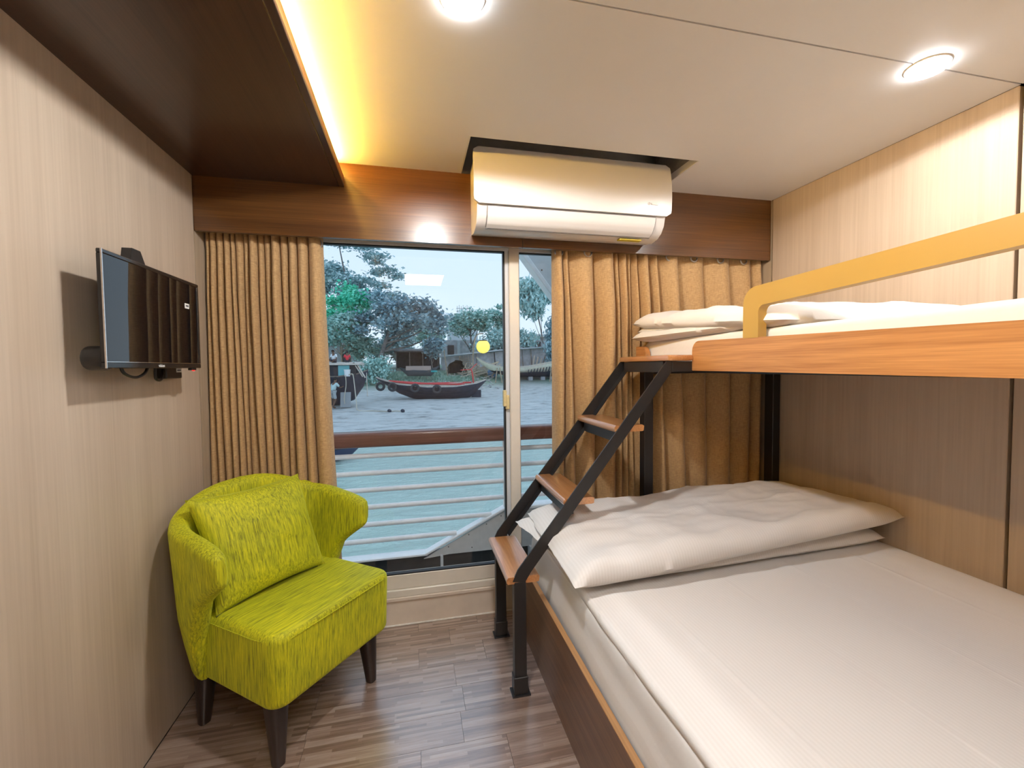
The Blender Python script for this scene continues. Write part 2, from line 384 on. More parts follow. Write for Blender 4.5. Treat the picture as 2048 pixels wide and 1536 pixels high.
# ------------------------------------------------------------------ curtains
def lerp_list(xs, ys, x):
    for i in range(len(xs)-1):
        if x <= xs[i+1]:
            t = (x-xs[i])/(xs[i+1]-xs[i]); return ys[i]+(ys[i+1]-ys[i])*t
    return ys[-1]
def curtain(name, label, top, bot, z0, z1, seed, sharp_right, depth=.055, y0=-.03):
    """top and bot: x of the grooves between folds at the heading and at the hem"""
    rnd = random.Random(seed); n = len(top)-1; per = 14
    dep = [depth*rnd.uniform(.6, 1.05) for _ in range(n)]
    wob = [rnd.uniform(-1, 1) for _ in range(n+1)]
    def fn(u, v):
        k = u*n; i = min(int(k), n-1); t = k-i; s = v
        e = s*s*(3-2*s)*.5+s*.5
        xa = bot[i]+(top[i]-bot[i])*e + .006*wob[i]*math.sin(PI*s*1.6+i); xb = bot[i+1]+(top[i+1]-bot[i+1])*e + .006*wob[i+1]*math.sin(PI*s*1.6+i+1)
        wdt = xb-xa
        if sharp_right[i % len(sharp_right)]: q = (t**1.5); x = xa+wdt*t; prof = math.sin(PI*min(1, q*.98))**.62
        else: x = xa+wdt*t; prof = math.sin(PI*t)**.55
        d = dep[i]*min(1, wdt/.055)**.6*(1-.25*(1-s)*abs(wob[i]))*(1-.42*max(0, (s-.84)/.16))
        y = y0 - d*prof - .004*fbm((x*9, s*3, seed), 1.5)
        return Vector((x, y, z0+(z1-z0)*s))
    t = thing(name, label, 'curtain', ((top[0]+top[-1])/2, -.06, z0))
    part('curtain_cloth', grid(fn, n*per, 46), CURT, t, 80)
    # heading band: a second, slightly proud layer with its own lower hem line
    zt = .95
    part('heading_band', grid(lambda u, v: fn(u, (1-.038*(1-v)))+Vector((0, -.0022, 0)), n*per, 3), CURT, t, 80)
    return t
LT = [0.0, .022, .044, .073, .097, .117, .142, .171, .202, .230, .259, .291, .322, .360, .402, .460]
LB = [0.0, .030, .066, .092, .118, .142, .168, .196, .222, .248, .278, .310, .342, .384, .432, .515]
cl = curtain('curtain', 'tan linen curtain gathered in narrow folds behind the green chair', LT, LB, .02, 1.812, 3, [0], .072)
part('eyelet', torus((.440, -.050, 1.775), .020, .004, 'y', 20, 8), ROD, cl, 60)
RT = [1.518, 1.567, 1.60, 1.735, 1.838, 1.868, 1.905, 1.938, 1.972, 2.03, 2.085, 2.205, 2.37, 2.52, 2.66, 2.715]
RB = [1.512, 1.572, 1.64, 1.730, 1.852, 1.890, 1.925, 1.960, 2.00, 2.06, 2.14, 2.27, 2.40, 2.54, 2.65, 2.715]
cr = curtain('curtain', 'wide tan curtain drawn to the right corner behind the bunk bed', RT, RB, .10, 1.812, 5, [0, 0, 1, 1, 0, 0, 1, 1, 0, 1, 1, 1, 1, 1], .088)
for x, y in ((1.545, -.064), (1.69, -.080), (1.80, -.076), (2.14, -.078), (2.28, -.082), (2.44, -.082), (2.585, -.080)):
    part('eyelet', torus((x, y, 1.787), .019, .004, 'y', 20, 8), ROD, cr, 60)
rod = tag(part('curtain_rod', tube([(0.0, -.055, 1.835), (W, -.055, 1.835)], .008, 10), ROD), 'steel curtain rod hidden behind the dark wooden valance', 'curtain rod')

# ------------------------------------------------------------------ air conditioner
ac = thing('air_conditioner', 'white wall air conditioner set into the ceiling recess above the window', 'air conditioner', (1.54, -.12, 1.81))
body = [(-.121, 2.115), (-.29, 2.115), (-.31, 2.05), (-.316, 1.905), (-.304, 1.862), (-.282, 1.835), (-.25, 1.818), (-.20, 1.812), (-.121, 1.826)]
part('body', prism(body, 1.108, 1.966, 'x'), WPLAS, ac, 35)
def acpanel():
    out = rounded(1.092, 1.986, 1.898, 2.128, .022, 8)
    bm = bmesh.new()
    def yb(z): t = (z-1.898)/.23; return -.320-.014*math.sin(PI*min(1, max(0, t)))-.012*(1-t)**2
    # build as horizontal strips so that it can bow
    nz = 18; rowsv = []
    for k in range(nz+1):
        z = 1.898+.23*k/nz; d = min(z-1.898, 2.128-z); ins = 0 if d >= .022 else .022-math.sqrt(max(0, .022**2-(.022-d)**2))
        a, b = 1.092+ins, 1.986-ins
        rowsv.append([bm.verts.new((a+(b-a)*j/20, yb(z), z)) for j in range(21)])
    for k in range(nz):
        for j in range(20): bm.faces.new((rowsv[k][j], rowsv[k][j+1], rowsv[k+1][j+1], rowsv[k+1][j]))
    r = bmesh.ops.extrude_face_region(bm, geom=bm.faces[:]); bmesh.ops.translate(bm, vec=(0, .012, 0), verts=[v for v in r['geom'] if isinstance(v, bmesh.types.BMVert)])
    return bm
fp = part('front_panel', acpanel(), WPLAS, ac, 40)
def louv(x0, x1, off):
    pts = [(-.3165, 1.893), (-.3055, 1.858), (-.284, 1.833), (-.262, 1.8215)]
    def f(u, v):
        k = v*3; i = min(2, int(k)); t = k-i
        p = Vector((pts[i][0]+(pts[i+1][0]-pts[i][0])*t, pts[i][1]+(pts[i+1][1]-pts[i][1])*t))
        return Vector((x0+(x1-x0)*u, p.x-off, p.y-off*.6))
    bm = grid(f, 2, 9); r = bmesh.ops.extrude_face_region(bm, geom=bm.faces[:]); bmesh.ops.translate(bm, vec=(0, .004, .003), verts=[v for v in r['geom'] if isinstance(v, bmesh.types.BMVert)])
    return bm
part('louvre', louv(1.152, 1.915, .0045), WPLAS2, ac, 30)
part('louvre_gap', merge(louv(1.148, 1.152, .0015), louv(1.915, 1.919, .0015), box(1.15, 1.917, -.3185, -.310, 1.892, 1.896), box(1.15, 1.917, -.264, -.255, 1.817, 1.8205)), plain('louvre_gap_grey', (.22, .21, .21), .6), ac)
part('energy_label', box(1.775, 1.885, -.249, -.222, 1.8085, 1.8135), YEL, ac)
lg = part('emblem', merge(torus((1.872, -.3385, 1.945), .006, .0010, 'y', 16, 6), box(1.884, 1.915, -.3395, -.337, 1.941, 1.949)), plain('pale_emblem', (.78, .75, .74), .4), fp)

# ------------------------------------------------------------------ television on the left wall
tv = thing('television', 'small black flat television on an arm on the left wall', 'television', (0, -.59, 1.235))
part('bezel', merge(box(.087, .100, -.838, -.344, 1.236, 1.252, .002, 1), box(.087, .100, -.838, -.344, 1.520, 1.531, .002, 1), box(.087, .100, -.838, -.828, 1.25, 1.521, .002, 1), box(.087, .100, -.354, -.344, 1.25, 1.521, .002, 1)), BGLOSS, tv)
part('screen', box(.088, .0975, -.829, -.353, 1.251, 1.521), SCREEN, tv)
part('rear_housing', prism([(.088, -.79), (.055, -.73), (.055, -.44), (.088, -.38)], 1.255, 1.49, 'z'), BPLAS, tv)
part('chrome_edge', merge(box(.0975, .1012, -.8390, -.8370, 1.236, 1.531), box(.0975, .1008, -.838, -.344, 1.2515, 1.253)), CHROME, tv)
part('wall_bracket', merge(prism([(-.652, 1.40), (-.640, 1.545), (-.632, 1.583), (-.592, 1.583), (-.568, 1.545), (-.560, 1.40)], .030, .056, 'x'), box(0, .012, -.66, -.55, 1.30, 1.50, .002, 1), box(.01, .035, -.63, -.58, 1.34, 1.46)), BPLAS, tv)
part('speaker_pod', merge(cyl((.062, -.800, 1.262), .031, .05, 'x', 24, bev=.008), box(.06, .088, -.79, -.77, 1.255, 1.27)), BPLAS, tv, 40)
RX = Matrix(((0, 0, 1), (1, 0, 0), (0, 1, 0)))
st = part('barcode_sticker', box(.0975, .0985, -.438, -.410, 1.437, 1.454), PAPER, tv)
part('barcode_print', box(.0985, .0988, -.433, -.415, 1.443, 1.449), INK, st)
text('maker_name', 'vision', .014, (.1003, -.595, 1.2437), RX, plain('silver_print', (.75, .75, .75), .4), tv)
part('power_light', cyl((.096, -.392, 1.2335), .007, .006, 'x', 16), emit('red_standby_light', (1, .02, .02), 2.2), tv)
part('sensor_window', box(.088, .100, -.412, -.380, 1.229, 1.237, .001, 1), BGLOSS, tv)
pa = thing('power_adapter', 'black power brick with a white label on the wall under the television', 'power adapter', (0, -.377, 1.20))
part('brick', box(0, .032, -.428, -.326, 1.201, 1.262, .004, 2), BPLAS, pa)
lb = part('label', box(.032, .0328, -.366, -.332, 1.222, 1.236, 0), PAPER, pa)
part('label_print', box(.0328, .0331, -.361, -.337, 1.227, 1.232), INK, lb)
def spline(pts, n=8):
    out = []
    P = [Vector(p) for p in pts]; P = [P[0]*2-P[1]]+P+[P[-1]*2-P[-2]]
    for i in range(1, len(P)-2):
        for k in range(n):
            t = k/n; a, b, c, d = P[i-1], P[i], P[i+1], P[i+2]
            out.append(.5*((2*b)+(c-a)*t+(2*a-5*b+4*c-d)*t*t+(3*b-3*c+d-a)*t**3))
    out.append(P[-2]); return out
part('cable', tube(spline([(.04, -.502, 1.262), (.035, -.500, 1.232), (.03, -.488, 1.203), (.03, -.462, 1.198), (.025, -.440, 1.212), (.02, -.426, 1.232)]), .0042, 8), BPLAS, pa, 60)
tag(part('cable', tube(spline([(.05, -.70, 1.25), (.05, -.68, 1.222), (.05, -.63, 1.210), (.05, -.585, 1.222), (.05, -.565, 1.246)]), .0042, 8), BPLAS, None, 60), 'black cable looping down from under the middle of the television', 'cable')

# ------------------------------------------------------------------ bunk bed
bb = thing('bunk_bed', 'wood and black steel bunk bed with step ladder along the right wall', 'bunk bed', (2.0, -1.2, 0))
part('side_panel', box(1.315, 1.334, -2.45, -.10, 0, .313), BEDW, bb)
part('edge_band', box(1.3148, 1.3345, -2.45, -.10, .313, .3165, .001, 1), BEDEDGE, bb)
part('end_panel', box(1.334, W-.003, -.12, -.10, 0, .30), BEDW, bb)
part('slat_base', box(1.334, W-.003, -2.45, -.205, .17, .20), BEDW, bb)
part('post', box(1.936, 1.984, -.19, -.142, 0, 1.205, .003, 1), BLACKM, bb)
part('post', box(2.670, 2.716, -.20, -.142, 0, 1.205, .003, 1), BLACKM, bb)
part('cross_beam', box(1.984, 2.670, -.19, -.142, 1.188, 1.204, .002, 1), BLACKM, bb)
part('long_beam', box(1.958, 1.99, -2.45, -.19, 1.1975, 1.2045), BLACKM, bb)
part('bunk_board', box(1.952, W-.003, -2.45, -.125, 1.205, 1.225), OAK, bb)
part('upper_side_rail', prism([(y_, z_+(y_+.6)*(.0095 if z_ < 1.25 else .019)) for y_, z_ in rounded(-2.45, -.572, 1.2075, 1.3235, .042, 8, (0, 0, 1, 0))], 1.926, 1.951, 'x'), OAK, bb, 30)
part('end_rail', prism(rounded(-.215, -.125, 1.2035, 1.3215, .042, 8, (0, 0, 0, 1)), 1.926, 1.951, 'x'), OAK, bb, 30)
def guard():
    o, i = [], []
    def arc(cx, cz, r, a0, a1, n=10): return [(cx+r*math.cos(a0+(a1-a0)*k/n), cz+r*math.sin(a0+(a1-a0)*k/n)) for k in range(n+1)]
    outer = [(-.847, 1.317)] + arc(-.847-.055, 1.4275, .055, 0, PI/2) + [(-2.45, 1.527)]
    inner = [(-2.45, 1.479)] + [(-1.20, 1.4285)] + arc(-.913-.022, 1.397, .022, PI/2, 0) + [(-.913, 1.316)]
    # keep the bar a hair taller toward the head end, as built
    return prism(outer+inner, 1.925, 1.957, 'x')
part('guard_rail', guard(), GOLD, bb, 30)
ld = bpy.data.objects.new('ladder', None); COL.objects.link(ld); ld.parent = bb; ld.location = Vector((1.5, -.38, 0))-wloc(bb); ld['label'] = 'black steel step ladder with oak treads'
YN, YF = -.554, -.188     # centre planes of the near and far stringers
for yy in (YN, YF):
    part('leg', box(1.188, 1.234, yy-.018, yy+.018, .004, .432, .002, 1), BLACKM, ld)
    part('foot', merge(box(1.176, 1.246, yy-.028, yy+.024, 0, .006), box(1.184, 1.238, yy-.022, yy+.022, .006, .07, .002, 1)), BLACKM, ld)
    # stringer: angle iron, its plate on the outer side and its flange turned inward along the lower edge
    yo, yi = (YN-.018, YN-.012) if yy == YN else (YF+.012, YF+.018)
    part('stringer', prism([(1.182, .435), (1.230, .429), (1.251, .463), (1.836, 1.204), (1.836, 1.246), (1.814, 1.246), (1.201, .476)], yo, yi, 'y'), BLACKM, ld)
    part('stringer_flange', prism([(1.247, .466), (1.251, .463), (1.836, 1.204), (1.836, 1.210)], *((yi, yi+.034) if yy == YN else (yo-.034, yo)), 'y'), BLACKM, ld)
    part('platform_arm', box(1.838, 1.930, yy-.018, yy+.018, 1.203, 1.245, .002, 1), BLACKM, ld)
for k, (x0, z) in enumerate(((1.160, .452), (1.384, .727), (1.594, .998))):
    prof = [(x0+.004, z-.026), (x0, z-.018), (x0, z-.008), (x0+.006, z), (x0+.118, z), (x0+.126, z-.005), (x0+.124, z-.024), (x0+.116, z-.026)]
    part('tread', prism(prof, YN-.011-(.006 if k == 0 else 0), YF+.011, 'y'), TREADW, ld, 40)
    if k: part('crossbar', box(x0+.020, x0+.052, YN+.018, YF-.018, z-.072, z-.027, .002, 1), BLACKM, ld)
part('top_tread', merge(box(1.812, 1.925, YN-.030, YF+.022, 1.246, 1.270, .007, 2)), TREADW, ld, 40)
part('top_crossbar', box(1.818, 1.845, YN+.018, YF-.018, 1.200, 1.245, .002, 1), BLACKM, ld)

# mattresses
def mattress(name, label, x0, x1, y0, y1, z0, z1, creases, groove=False, r=.03, mat=BED):
    nx = 70
    prof = [(x0, z0)] + [(x0+r*.35*k/4+.004*math.sin(k*2.2), z0+(z1-r-z0)*k/5) for k in range(1, 5)]
    if groove: prof += [(x0+.013, z1-.040), (x0+.020, z1-.030), (x0+.0165, z1-.022), (x0+.0175, z1-.012), (x0+.024, z1-.003)]
    else: prof += [(x0+r*.35+r*(1-math.cos(a)), z1-r+r*math.sin(a)) for a in (.3, .7, 1.1, 1.57)]
    xa = prof[-1][0]
    xs_ = sorted(set([round(xa+(x1-r-xa)*k/nx, 4) for k in range(1, nx+1)]+[c+d for c in creases for d in (-.007, -.003, 0, .003, .007)]))
    prof += [(x, z1) for x in xs_]
    prof += [(x1-r+r*math.sin(a), z1-r+r*math.cos(a)) for a in (.5, 1.0, 1.57)] + [(x1, z0)]
    n = len(prof)
    def f(u, v):
        i = min(n-1, round(u*(n-1))); px, pz = prof[i]; yy = y0+(y1-y0)*v
        top = pz >= z1-1e-6
        if top:
            pz += .0035*fbm((px*2.2, yy*2.2, z1*9), 1) + .0012*fbm((px*16, yy*3.5, z1), 1)
            for c in creases:
                pz += .0016*max(0, 1-abs(px-c)/.007)*max(0, .55+.7*fbm((yy*2.3, c*5, 1), 1, 2))
        else: px += .006*fbm((yy*3, pz*16, z0+3), 1)
        e = min(v, 1-v)*abs(y1-y0)
        if e < .04 and pz > z0: pz -= (.04-e)**2/.08
        return Vector((px, yy, pz))
    bm = grid(f, n-1, 110)
    vs = [v for v in bm.verts]
    # close the two ends
    for vv in (0, 110):
        ring = [vs[i*111+vv] for i in range(n)]
        try: bm.faces.new(ring)
        except ValueError: pass
    return tag(part(name, bm, mat, None, 50), label, 'mattress')
mattress('mattress', 'wide white striped mattress in the lower bunk', 1.342, W-.008, -2.44, -.205, .20, .498, (1.56, 1.86, 2.16, 2.46), True)
mattress('mattress', 'single white sheeted mattress in the upper bunk above the oak rail', 1.955, W-.008, -2.44, -.128, 1.226, 1.352, (2.3,), False, mat=COTTON)

def puff(corners, z0, h, seed, nu=64, nv=48, wr=.006, edge=.10, power=.5, creases=()):
    """closed pillow-like slab between four corners (near-left, near-right, far-right, far-left); returns bmesh"""
    c = [Vector(p) for p in corners]
    def mid(u, v):
        return (c[0]*(1-u)+c[1]*u)*(1-v)+(c[3]*(1-u)+c[2]*u)*v
    def T(u, v):
        a = min(u, 1-u)/edge; b = min(v, 1-v)/edge
        fa = 1 if a >= 1 else (1-(1-a)**2)**power; fb = 1 if b >= 1 else (1-(1-b)**2)**power
        return fa*fb
    bm = bmesh.new(); top, bot = {}, {}
    for i in range(nu+1):
        for j in range(nv+1):
            # finer spacing near the rims
            u = .5-.5*math.cos(PI*i/nu)*(1) if False else i/nu; v = j/nv
            u = u+.0; p = mid(u, v); t = T(u, v)
            pinch = 1-4*(min(u, 1-u)*0)
            n1 = fbm((p.x*3.1+seed, p.y*4.3, seed*1.7), 1, 3); n2 = fbm((p.x*9+seed*3, p.y*13, seed), 1, 2)
            rg = (1-abs(noise.noise(Vector((p.x*3.2+p.y*2.0+seed, p.y*5.5-p.x*1.6, seed*.7)))*1.6)); n2 += 1.0*max(0, rg)**5
            p.x += .010*fbm((v*5, seed, 2), 1)*(1 if u in (0, 1) else .3); p.y += .012*fbm((u*6, seed, 5), 1)*(1 if v in (0, 1) else .3)
            cr_ = sum(.0035*max(0, 1-abs((u if ax == 0 else v)-c_)/.018) for c_, ax in creases)
            zt = p.z + h*t*.62 + wr*n1*t + wr*.45*n2*t + cr_*t; zb = p.z - h*t*.38
            if i in (0, nu) or j in (0, nv):
                q = bm.verts.new((p.x, p.y, p.z)); top[i, j] = bot[i, j] = q
            else:
                top[i, j] = bm.verts.new((p.x, p.y, zt)); bot[i, j] = bm.verts.new((p.x, p.y, zb))
    for D in (top, bot):
        for i in range(nu):
            for j in range(nv):
                q = [D[i, j], D[i+1, j], D[i+1, j+1], D[i, j+1]]
                if D is bot: q = q[::-1]
                try: bm.faces.new(q)
                except ValueError: pass
    return bm
dv = thing('duvet', 'white striped duvet folded across the window end of the lower bunk', 'duvet', (2.0, -.52, .50))
part('lower_fold', puff([(1.365, -.825, .527), (2.675, -.765, .528), (2.690, -.235, .53), (1.270, -.255, .545)], 0, .060, 11, wr=.004, creases=((.3, 0), (.62, 0))), BED, dv, 70)
part('upper_fold', puff([(1.318, -.862, .540), (2.706, -.815, .628), (2.690, -.245, .592), (1.318, -.270, .582)], 0, .088, 4, wr=.016, edge=.12, creases=((.27, 0), (.52, 0), (.77, 0), (.5, 1))), BED, dv, 70)
du = thing('duvet', 'plain white duvet folded in two on the upper bunk beside the ladder top', 'duvet', (2.3, -.45, 1.352))
part('lower_fold', puff([(1.960, -.80, 1.368), (2.700, -.9, 1.374), (2.700, -.135, 1.375), (1.895, -.130, 1.362)], 0, .055, 21, wr=.010, edge=.10), COTTON, du, 70)
part('middle_fold', puff([(1.968, -.78, 1.384), (2.700, -.90, 1.392), (2.700, -.14, 1.405), (1.925, -.132, 1.394)], 0, .050, 23, wr=.010, edge=.10), COTTON, du, 70)
part('upper_fold', puff([(1.952, -.99, 1.366), (2.700, -1.10, 1.366), (2.700, -.14, 1.440), (1.900, -.125, 1.434)], 0, .085, 29, wr=.016, edge=.14), COTTON, du, 70)

# ------------------------------------------------------------------ armchair
A_ = Vector((.62, .785, 0)).normalized(); D_ = Vector((.785, -.62, 0)).normalized(); O_ = Vector((.376, -.397, 0))+A_*.005
CM = Matrix((A_, D_, Vector((0, 0, 1)))).transposed().to_4x4(); CM.translation = O_     # chair space: x along the width, y to the front
ch = thing('armchair', 'lime green upholstered tub armchair with dark legs by the left wall', 'armchair', O_)
def seat():
    bm = box(-.240, .270, -.20, .247, .192, .428)
    bmesh.ops.bevel(bm, geom=[e for e in bm.edges if abs(e.verts[0].co.z-e.verts[1].co.z) > .1], offset=.055, segments=5, profile=.5, affect='EDGES')
    bmesh.ops.bevel(bm, geom=[e for e in bm.edges if abs(e.verts[0].co.z-e.verts[1].co.z) < .01 and e.calc_face_angle(0) > 1], offset=.026, segments=4, profile=.5, affect='EDGES')
    for v in bm.verts:
        if v.co.z > .41: v.co.z += .010*max(0, 1-(v.co.x/.26)**2)
        t = (v.co.z-.192)/.236
        if v.co.y > .1: v.co.y += .012*(t)-.004
        if v.co.z < .25: v.co.z += .010*(v.co.y < 0)
    return xf(bm, CM)
st_ = part('seat', seat(), LIME, ch, 60); st_.data.materials.append(LIME_TOP)
for f_ in st_.data.polygons:
    if f_.normal.z > .75: f_.material_index = 1
part('seat_seam', xf(tube([(-.240, -.10, .405), (-.2415, .15, .408), (-.236, .205, .409), (-.185, .2535, .410), (0, .2565, .411), (.215, .2535, .410), (.266, .205, .409), (.2715, .15, .408), (.270, -.1, .405)], .0022, 6), CM), LIME, ch, 60)
def shell():
    # plan path of the shell's middle line, from the left wing tip round the back to the right wing tip
    HW, YBk, YT = .270, -.245, .098
    pts = []
    for k in range(8): pts.append((-HW-.010*(1-k/8), YT-(YT+.03)*k/8))
    for k in range(33):
        a = PI - PI*k/32; e = .62
        cx = math.copysign(abs(math.cos(a))**e, math.cos(a)); sy = abs(math.sin(a))**e
        pts.append((HW*cx, -.03-(-.03-YBk)*sy))
    for k in range(8): pts.append((HW+.010*((k+1)/8), -.03+(YT+.03)*(k+1)/8))
    n = len(pts); th = .030
    def ztop(x, y): # crest height
        f = max(0, (y+.20)/(YT+.20))
        return .812-.078*min(1, abs(x)/.25)**2.2-.047*f**1.3
    def zbot(x, y):
        if y < -.085: return .205
        f = (y+.085)/(YT+.085)
        return .205+.362*min(1, f)**.24
    bm = bmesh.new(); rings = []
    m = 20
    for i in range(n):
        p = Vector(pts[i]); t = (Vector(pts[min(i+1, n-1)])-Vector(pts[max(i-1, 0)])).normalized(); nr = Vector((t.y, -t.x))  # outward? fixed below
        if nr.dot(p-Vector((0, -.03))) < 0: nr = -nr
        zt, zb = ztop(*p), zbot(*p); tip = min(i, n-1-i)
        k = 1.0
        if tip < 6: # round the wing's end
            q = tip/6; s = math.sqrt(max(0, 1-(1-q)**2)); mid = (zt+zb)/2+.006; zt = mid+(zt-mid)*(.74+.26*s); zb = mid+(zb-mid)*(.74+.26*s); k = .45+.55*s
        ring = []; T = th*k; rr = min(T, (zt-zb)/2)
        lean = lambda z: .022*max(0, (z-.42)/.38)   # leans outward toward the crest
        prof = []
        for j in range(6): prof.append((T, zb+rr+(zt-zb-2*rr)*j/5))
        for j in range(1, 6): a = PI*j/6; prof.append((T*math.cos(a), zt-rr+rr*math.sin(a)))
        for j in range(6): prof.append((-T, zt-rr-(zt-zb-2*rr)*j/5))
        for j in range(1, 6): a = PI+PI*j/6; prof.append((T*math.cos(a), zb+rr+rr*math.sin(a)))
        for o, z in prof:
            g = o*(1-.25*max(0, (.42-z)/.22) if o > 0 else 1)+lean(z)-.030*max(0, (.40-z)/.2)*(1 if tip > 5 else 0)
            ring.append(bm.verts.new((p.x+nr.x*g, p.y+nr.y*g, z)))
        rings.append(ring)
    L = len(rings[0])
    for i in range(n-1):
        for j in range(L): bm.faces.new((rings[i][j], rings[i][(j+1) % L], rings[i+1][(j+1) % L], rings[i+1][j]))
    bm.faces.new(rings[0][::-1]); bm.faces.new(rings[-1])
    bmesh.ops.bevel(bm, geom=[e for e in bm.edges if (set(e.link_faces) & set(f for f in bm.faces if len(f.verts) == L)) and len(e.link_faces) == 2], offset=.008, segments=2, profile=.5, affect='EDGES')
    return xf(bm, CM)
part('backrest', shell(), LIME, ch, 60)
for sx_, sy_ in ((-1, 1), (1, 1), (-1, -1), (1, -1)):
    def leg(u, v):
        a = 2*PI*u; r = .017+.016*v; cx, cy = sx_*(.200-.006*v), sy_*(.193-.012*v)
        k = 1/max(abs(math.cos(a)), abs(math.sin(a)))**.6
        return CM @ Vector((cx+r*k*math.cos(a), cy+r*k*math.sin(a), .205*v))
    bm = grid(leg, 20, 6, True)
    for lo in (0, 6):
        vs = list(bm.verts); f = [vs[i*7+lo] for i in range(20)]; bm.faces.new(f)
    part('leg', bm, LEGW, ch, 50)
# cushion leaning on the chair back
def cushion():
    nu = 36; c = [Vector((-.232, -.045, .428)), Vector((.192, -.035, .430)), Vector((.180, -.165, .792)), Vector((-.248, -.165, .800))]
    bm = bmesh.new(); F, Bk = {}, {}
    nrm = (c[1]-c[0]).cross(c[3]-c[0]).normalized()
    if nrm.y < 0: nrm = -nrm
    for i in range(nu+1):
        for j in range(nu+1):
            u, v = i/nu, j/nu
            pu = 4*u*(1-u); pv = 4*v*(1-v)
            bu = u+(.5-u)*.085*pv; bv = v+(.5-v)*.075*pu      # sides drawn in, corners pointed
            p = (c[0]*(1-bu)+c[1]*bu)*(1-bv)+(c[3]*(1-bu)+c[2]*bu)*bv
            t = (pu*pv)**.42; w = .005*fbm((u*5, v*5, 2.2), 1, 3)*t+.004*fbm((u*3+v*9, v*2, 8), 1, 2)*t
            if i in (0, nu) or j in (0, nu): F[i, j] = Bk[i, j] = bm.verts.new(p)
            else:
                F[i, j] = bm.verts.new(p+nrm*(.075*t+w)); Bk[i, j] = bm.verts.new(p-nrm*(.048*t))
    for D in (F, Bk):
        for i in range(nu):
            for j in range(nu):
                try: bm.faces.new([D[i, j], D[i+1, j], D[i+1, j+1], D[i, j+1]])
                except ValueError: pass
    return xf(bm, CM)
tag(part('cushion', cushion(), LIME_CUSH, None, 80), 'square lime green scatter cushion leaning in the armchair', 'cushion')

cush = bpy.data.objects['cushion']
def pipe():
    c = [Vector((-.232, -.045, .428)), Vector((.192, -.035, .430)), Vector((.180, -.165, .792)), Vector((-.248, -.165, .800))]; P = []
    for e in range(4):
        for i in range(12):
            t = i/12; u, v = [(t, 0), (1, t), (1-t, 1), (0, 1-t)][e]
            pu = 4*u*(1-u); pv = 4*v*(1-v); bu = u+(.5-u)*.085*pv; bv = v+(.5-v)*.075*pu
            P.append(CM @ ((c[0]*(1-bu)+c[1]*bu)*(1-bv)+(c[3]*(1-bu)+c[2]*bu)*bv))
    return tube(P[:12], .0030, 6)
part('zip_seam', pipe(), plain('dark_green_piping', (.10, .12, .004), .7), cush, 60)

# ------------------------------------------------------------------ ship's side deck outside the window
RW = plain('white_marine_paint', (.86, .87, .88), .35, bumpy=.1, bscale=40, var=.04)
RWG = plain('grey_white_plate', (.62, .63, .63), .45, bumpy=.1, bscale=30, var=.05)
RDARK = plain('dark_bulwark_paint', (.022, .026, .028), .5, bumpy=.2, bscale=12, var=.4)
HRAIL = grain('varnished_handrail', (.13, .045, .028), (.24, .10, .07), (1.2, 40, 40), .35, .04, .3)
dk = struct('deck_floor'); part('deck_plate', box(-2, 4.5, .06, .85, -.36, -.32), RDARK, dk)
YR = .75
rl = thing('deck_railing', 'white ship railing with varnished handrail outside the window', 'railing', (1.2, YR, -.32))
part('handrail', box(-1.5, 4.2, YR-.045, YR+.06, .735, .829, .02, 3), HRAIL, rl, 40)
for z in (.677, .567, .460, .350): part('rail_bar', tube([(-1.5, YR, z), (4.2, YR, z)], .0165, 10), RW, rl, 60)
part('rail_bar', tube([(-1.5, YR, .241), (1.335, YR, .238)], .0165, 10), RW, rl, 60)
part('rail_bar', tube([(-1.5, YR, .130), (1.10, YR, .134)], .0165, 10), RW, rl, 60)
part('post', box(1.420, 1.448, YR-.015, YR+.02, .26, .74, .006, 2), RW, rl, 40)
part('post', box(-.63, -.602, YR-.015, YR+.02, .0, .74, .006, 2), RW, rl, 40)
part('post', box(3.1, 3.128, YR-.015, YR+.02, .26, .74, .006, 2), RW, rl, 40)
bw = thing('bulwark', 'white capped dark ship bulwark with a sloping step, under the railing', 'bulwark', (1.2, YR, -.32))
part('plating', box(-1.5, 4.2, YR+.02, YR+.05, -.36, .02), RDARK, bw)
part('curb_cap', merge(box(-1.5, .91, YR-.03, YR+.06, .010, .024, .004, 2)), RW, bw, 40)
part('gusset_plate', prism([(.885, -.015), (1.446, .268), (4.2, .268), (4.2, -.0), (1.05, .0)], YR-.012, YR+.0, 'y'), RWG, bw)
part('gusset_cap', bar((.895, YR+.004, .018), (1.44, YR+.004, .284), .075, .016, (0, 0, 1), .004), RW, bw)
part('upper_cap', box(1.43, 4.2, YR-.05, YR+.06, .268, .290, .005, 1), RW, bw)
for k, (sx_, sz_) in enumerate(((1.045, .050), (1.18, .118), (1.30, .178), (1.40, .225), (1.20, .03))):
    part('screw', cyl((sx_, YR-.0135, sz_), .0035, .004, 'y', 8), GASK, bw)
for x in (-.9, -.35, .3, 1.0, 1.6, 2.2): part('stiffener', box(x-.008, x+.008, YR-.045, YR+.02, -.32, .004), RWG, bw)
tb = thing('hull_bracket', 'grey white triangular hull bracket in the upper corner of the right pane', 'bracket', (1.9, YR, 1.6))
part('bracket_plate', prism([(1.575, 2.02), (1.575, 1.99), (2.18, 1.205), (2.5, 1.205), (2.5, 2.5), (1.575, 2.5)], YR-.01, YR+.01, 'y'), RWG, tb)
part('frame_post', box(2.32, 2.42, YR-.02, YR+.04, .2895, 2.5), RW, tb)
part('edge_bar', bar((1.49, YR, 2.075), (2.2, YR, 1.155), .10, .030, (0, 0, 1), .004), RW, tb)
for sx_, sz_ in ((1.70, 1.88), (1.80, 1.745)): part('screw', cyl((sx_, YR-.0115, sz_), .005, .004, 'y', 8), GASK, tb)

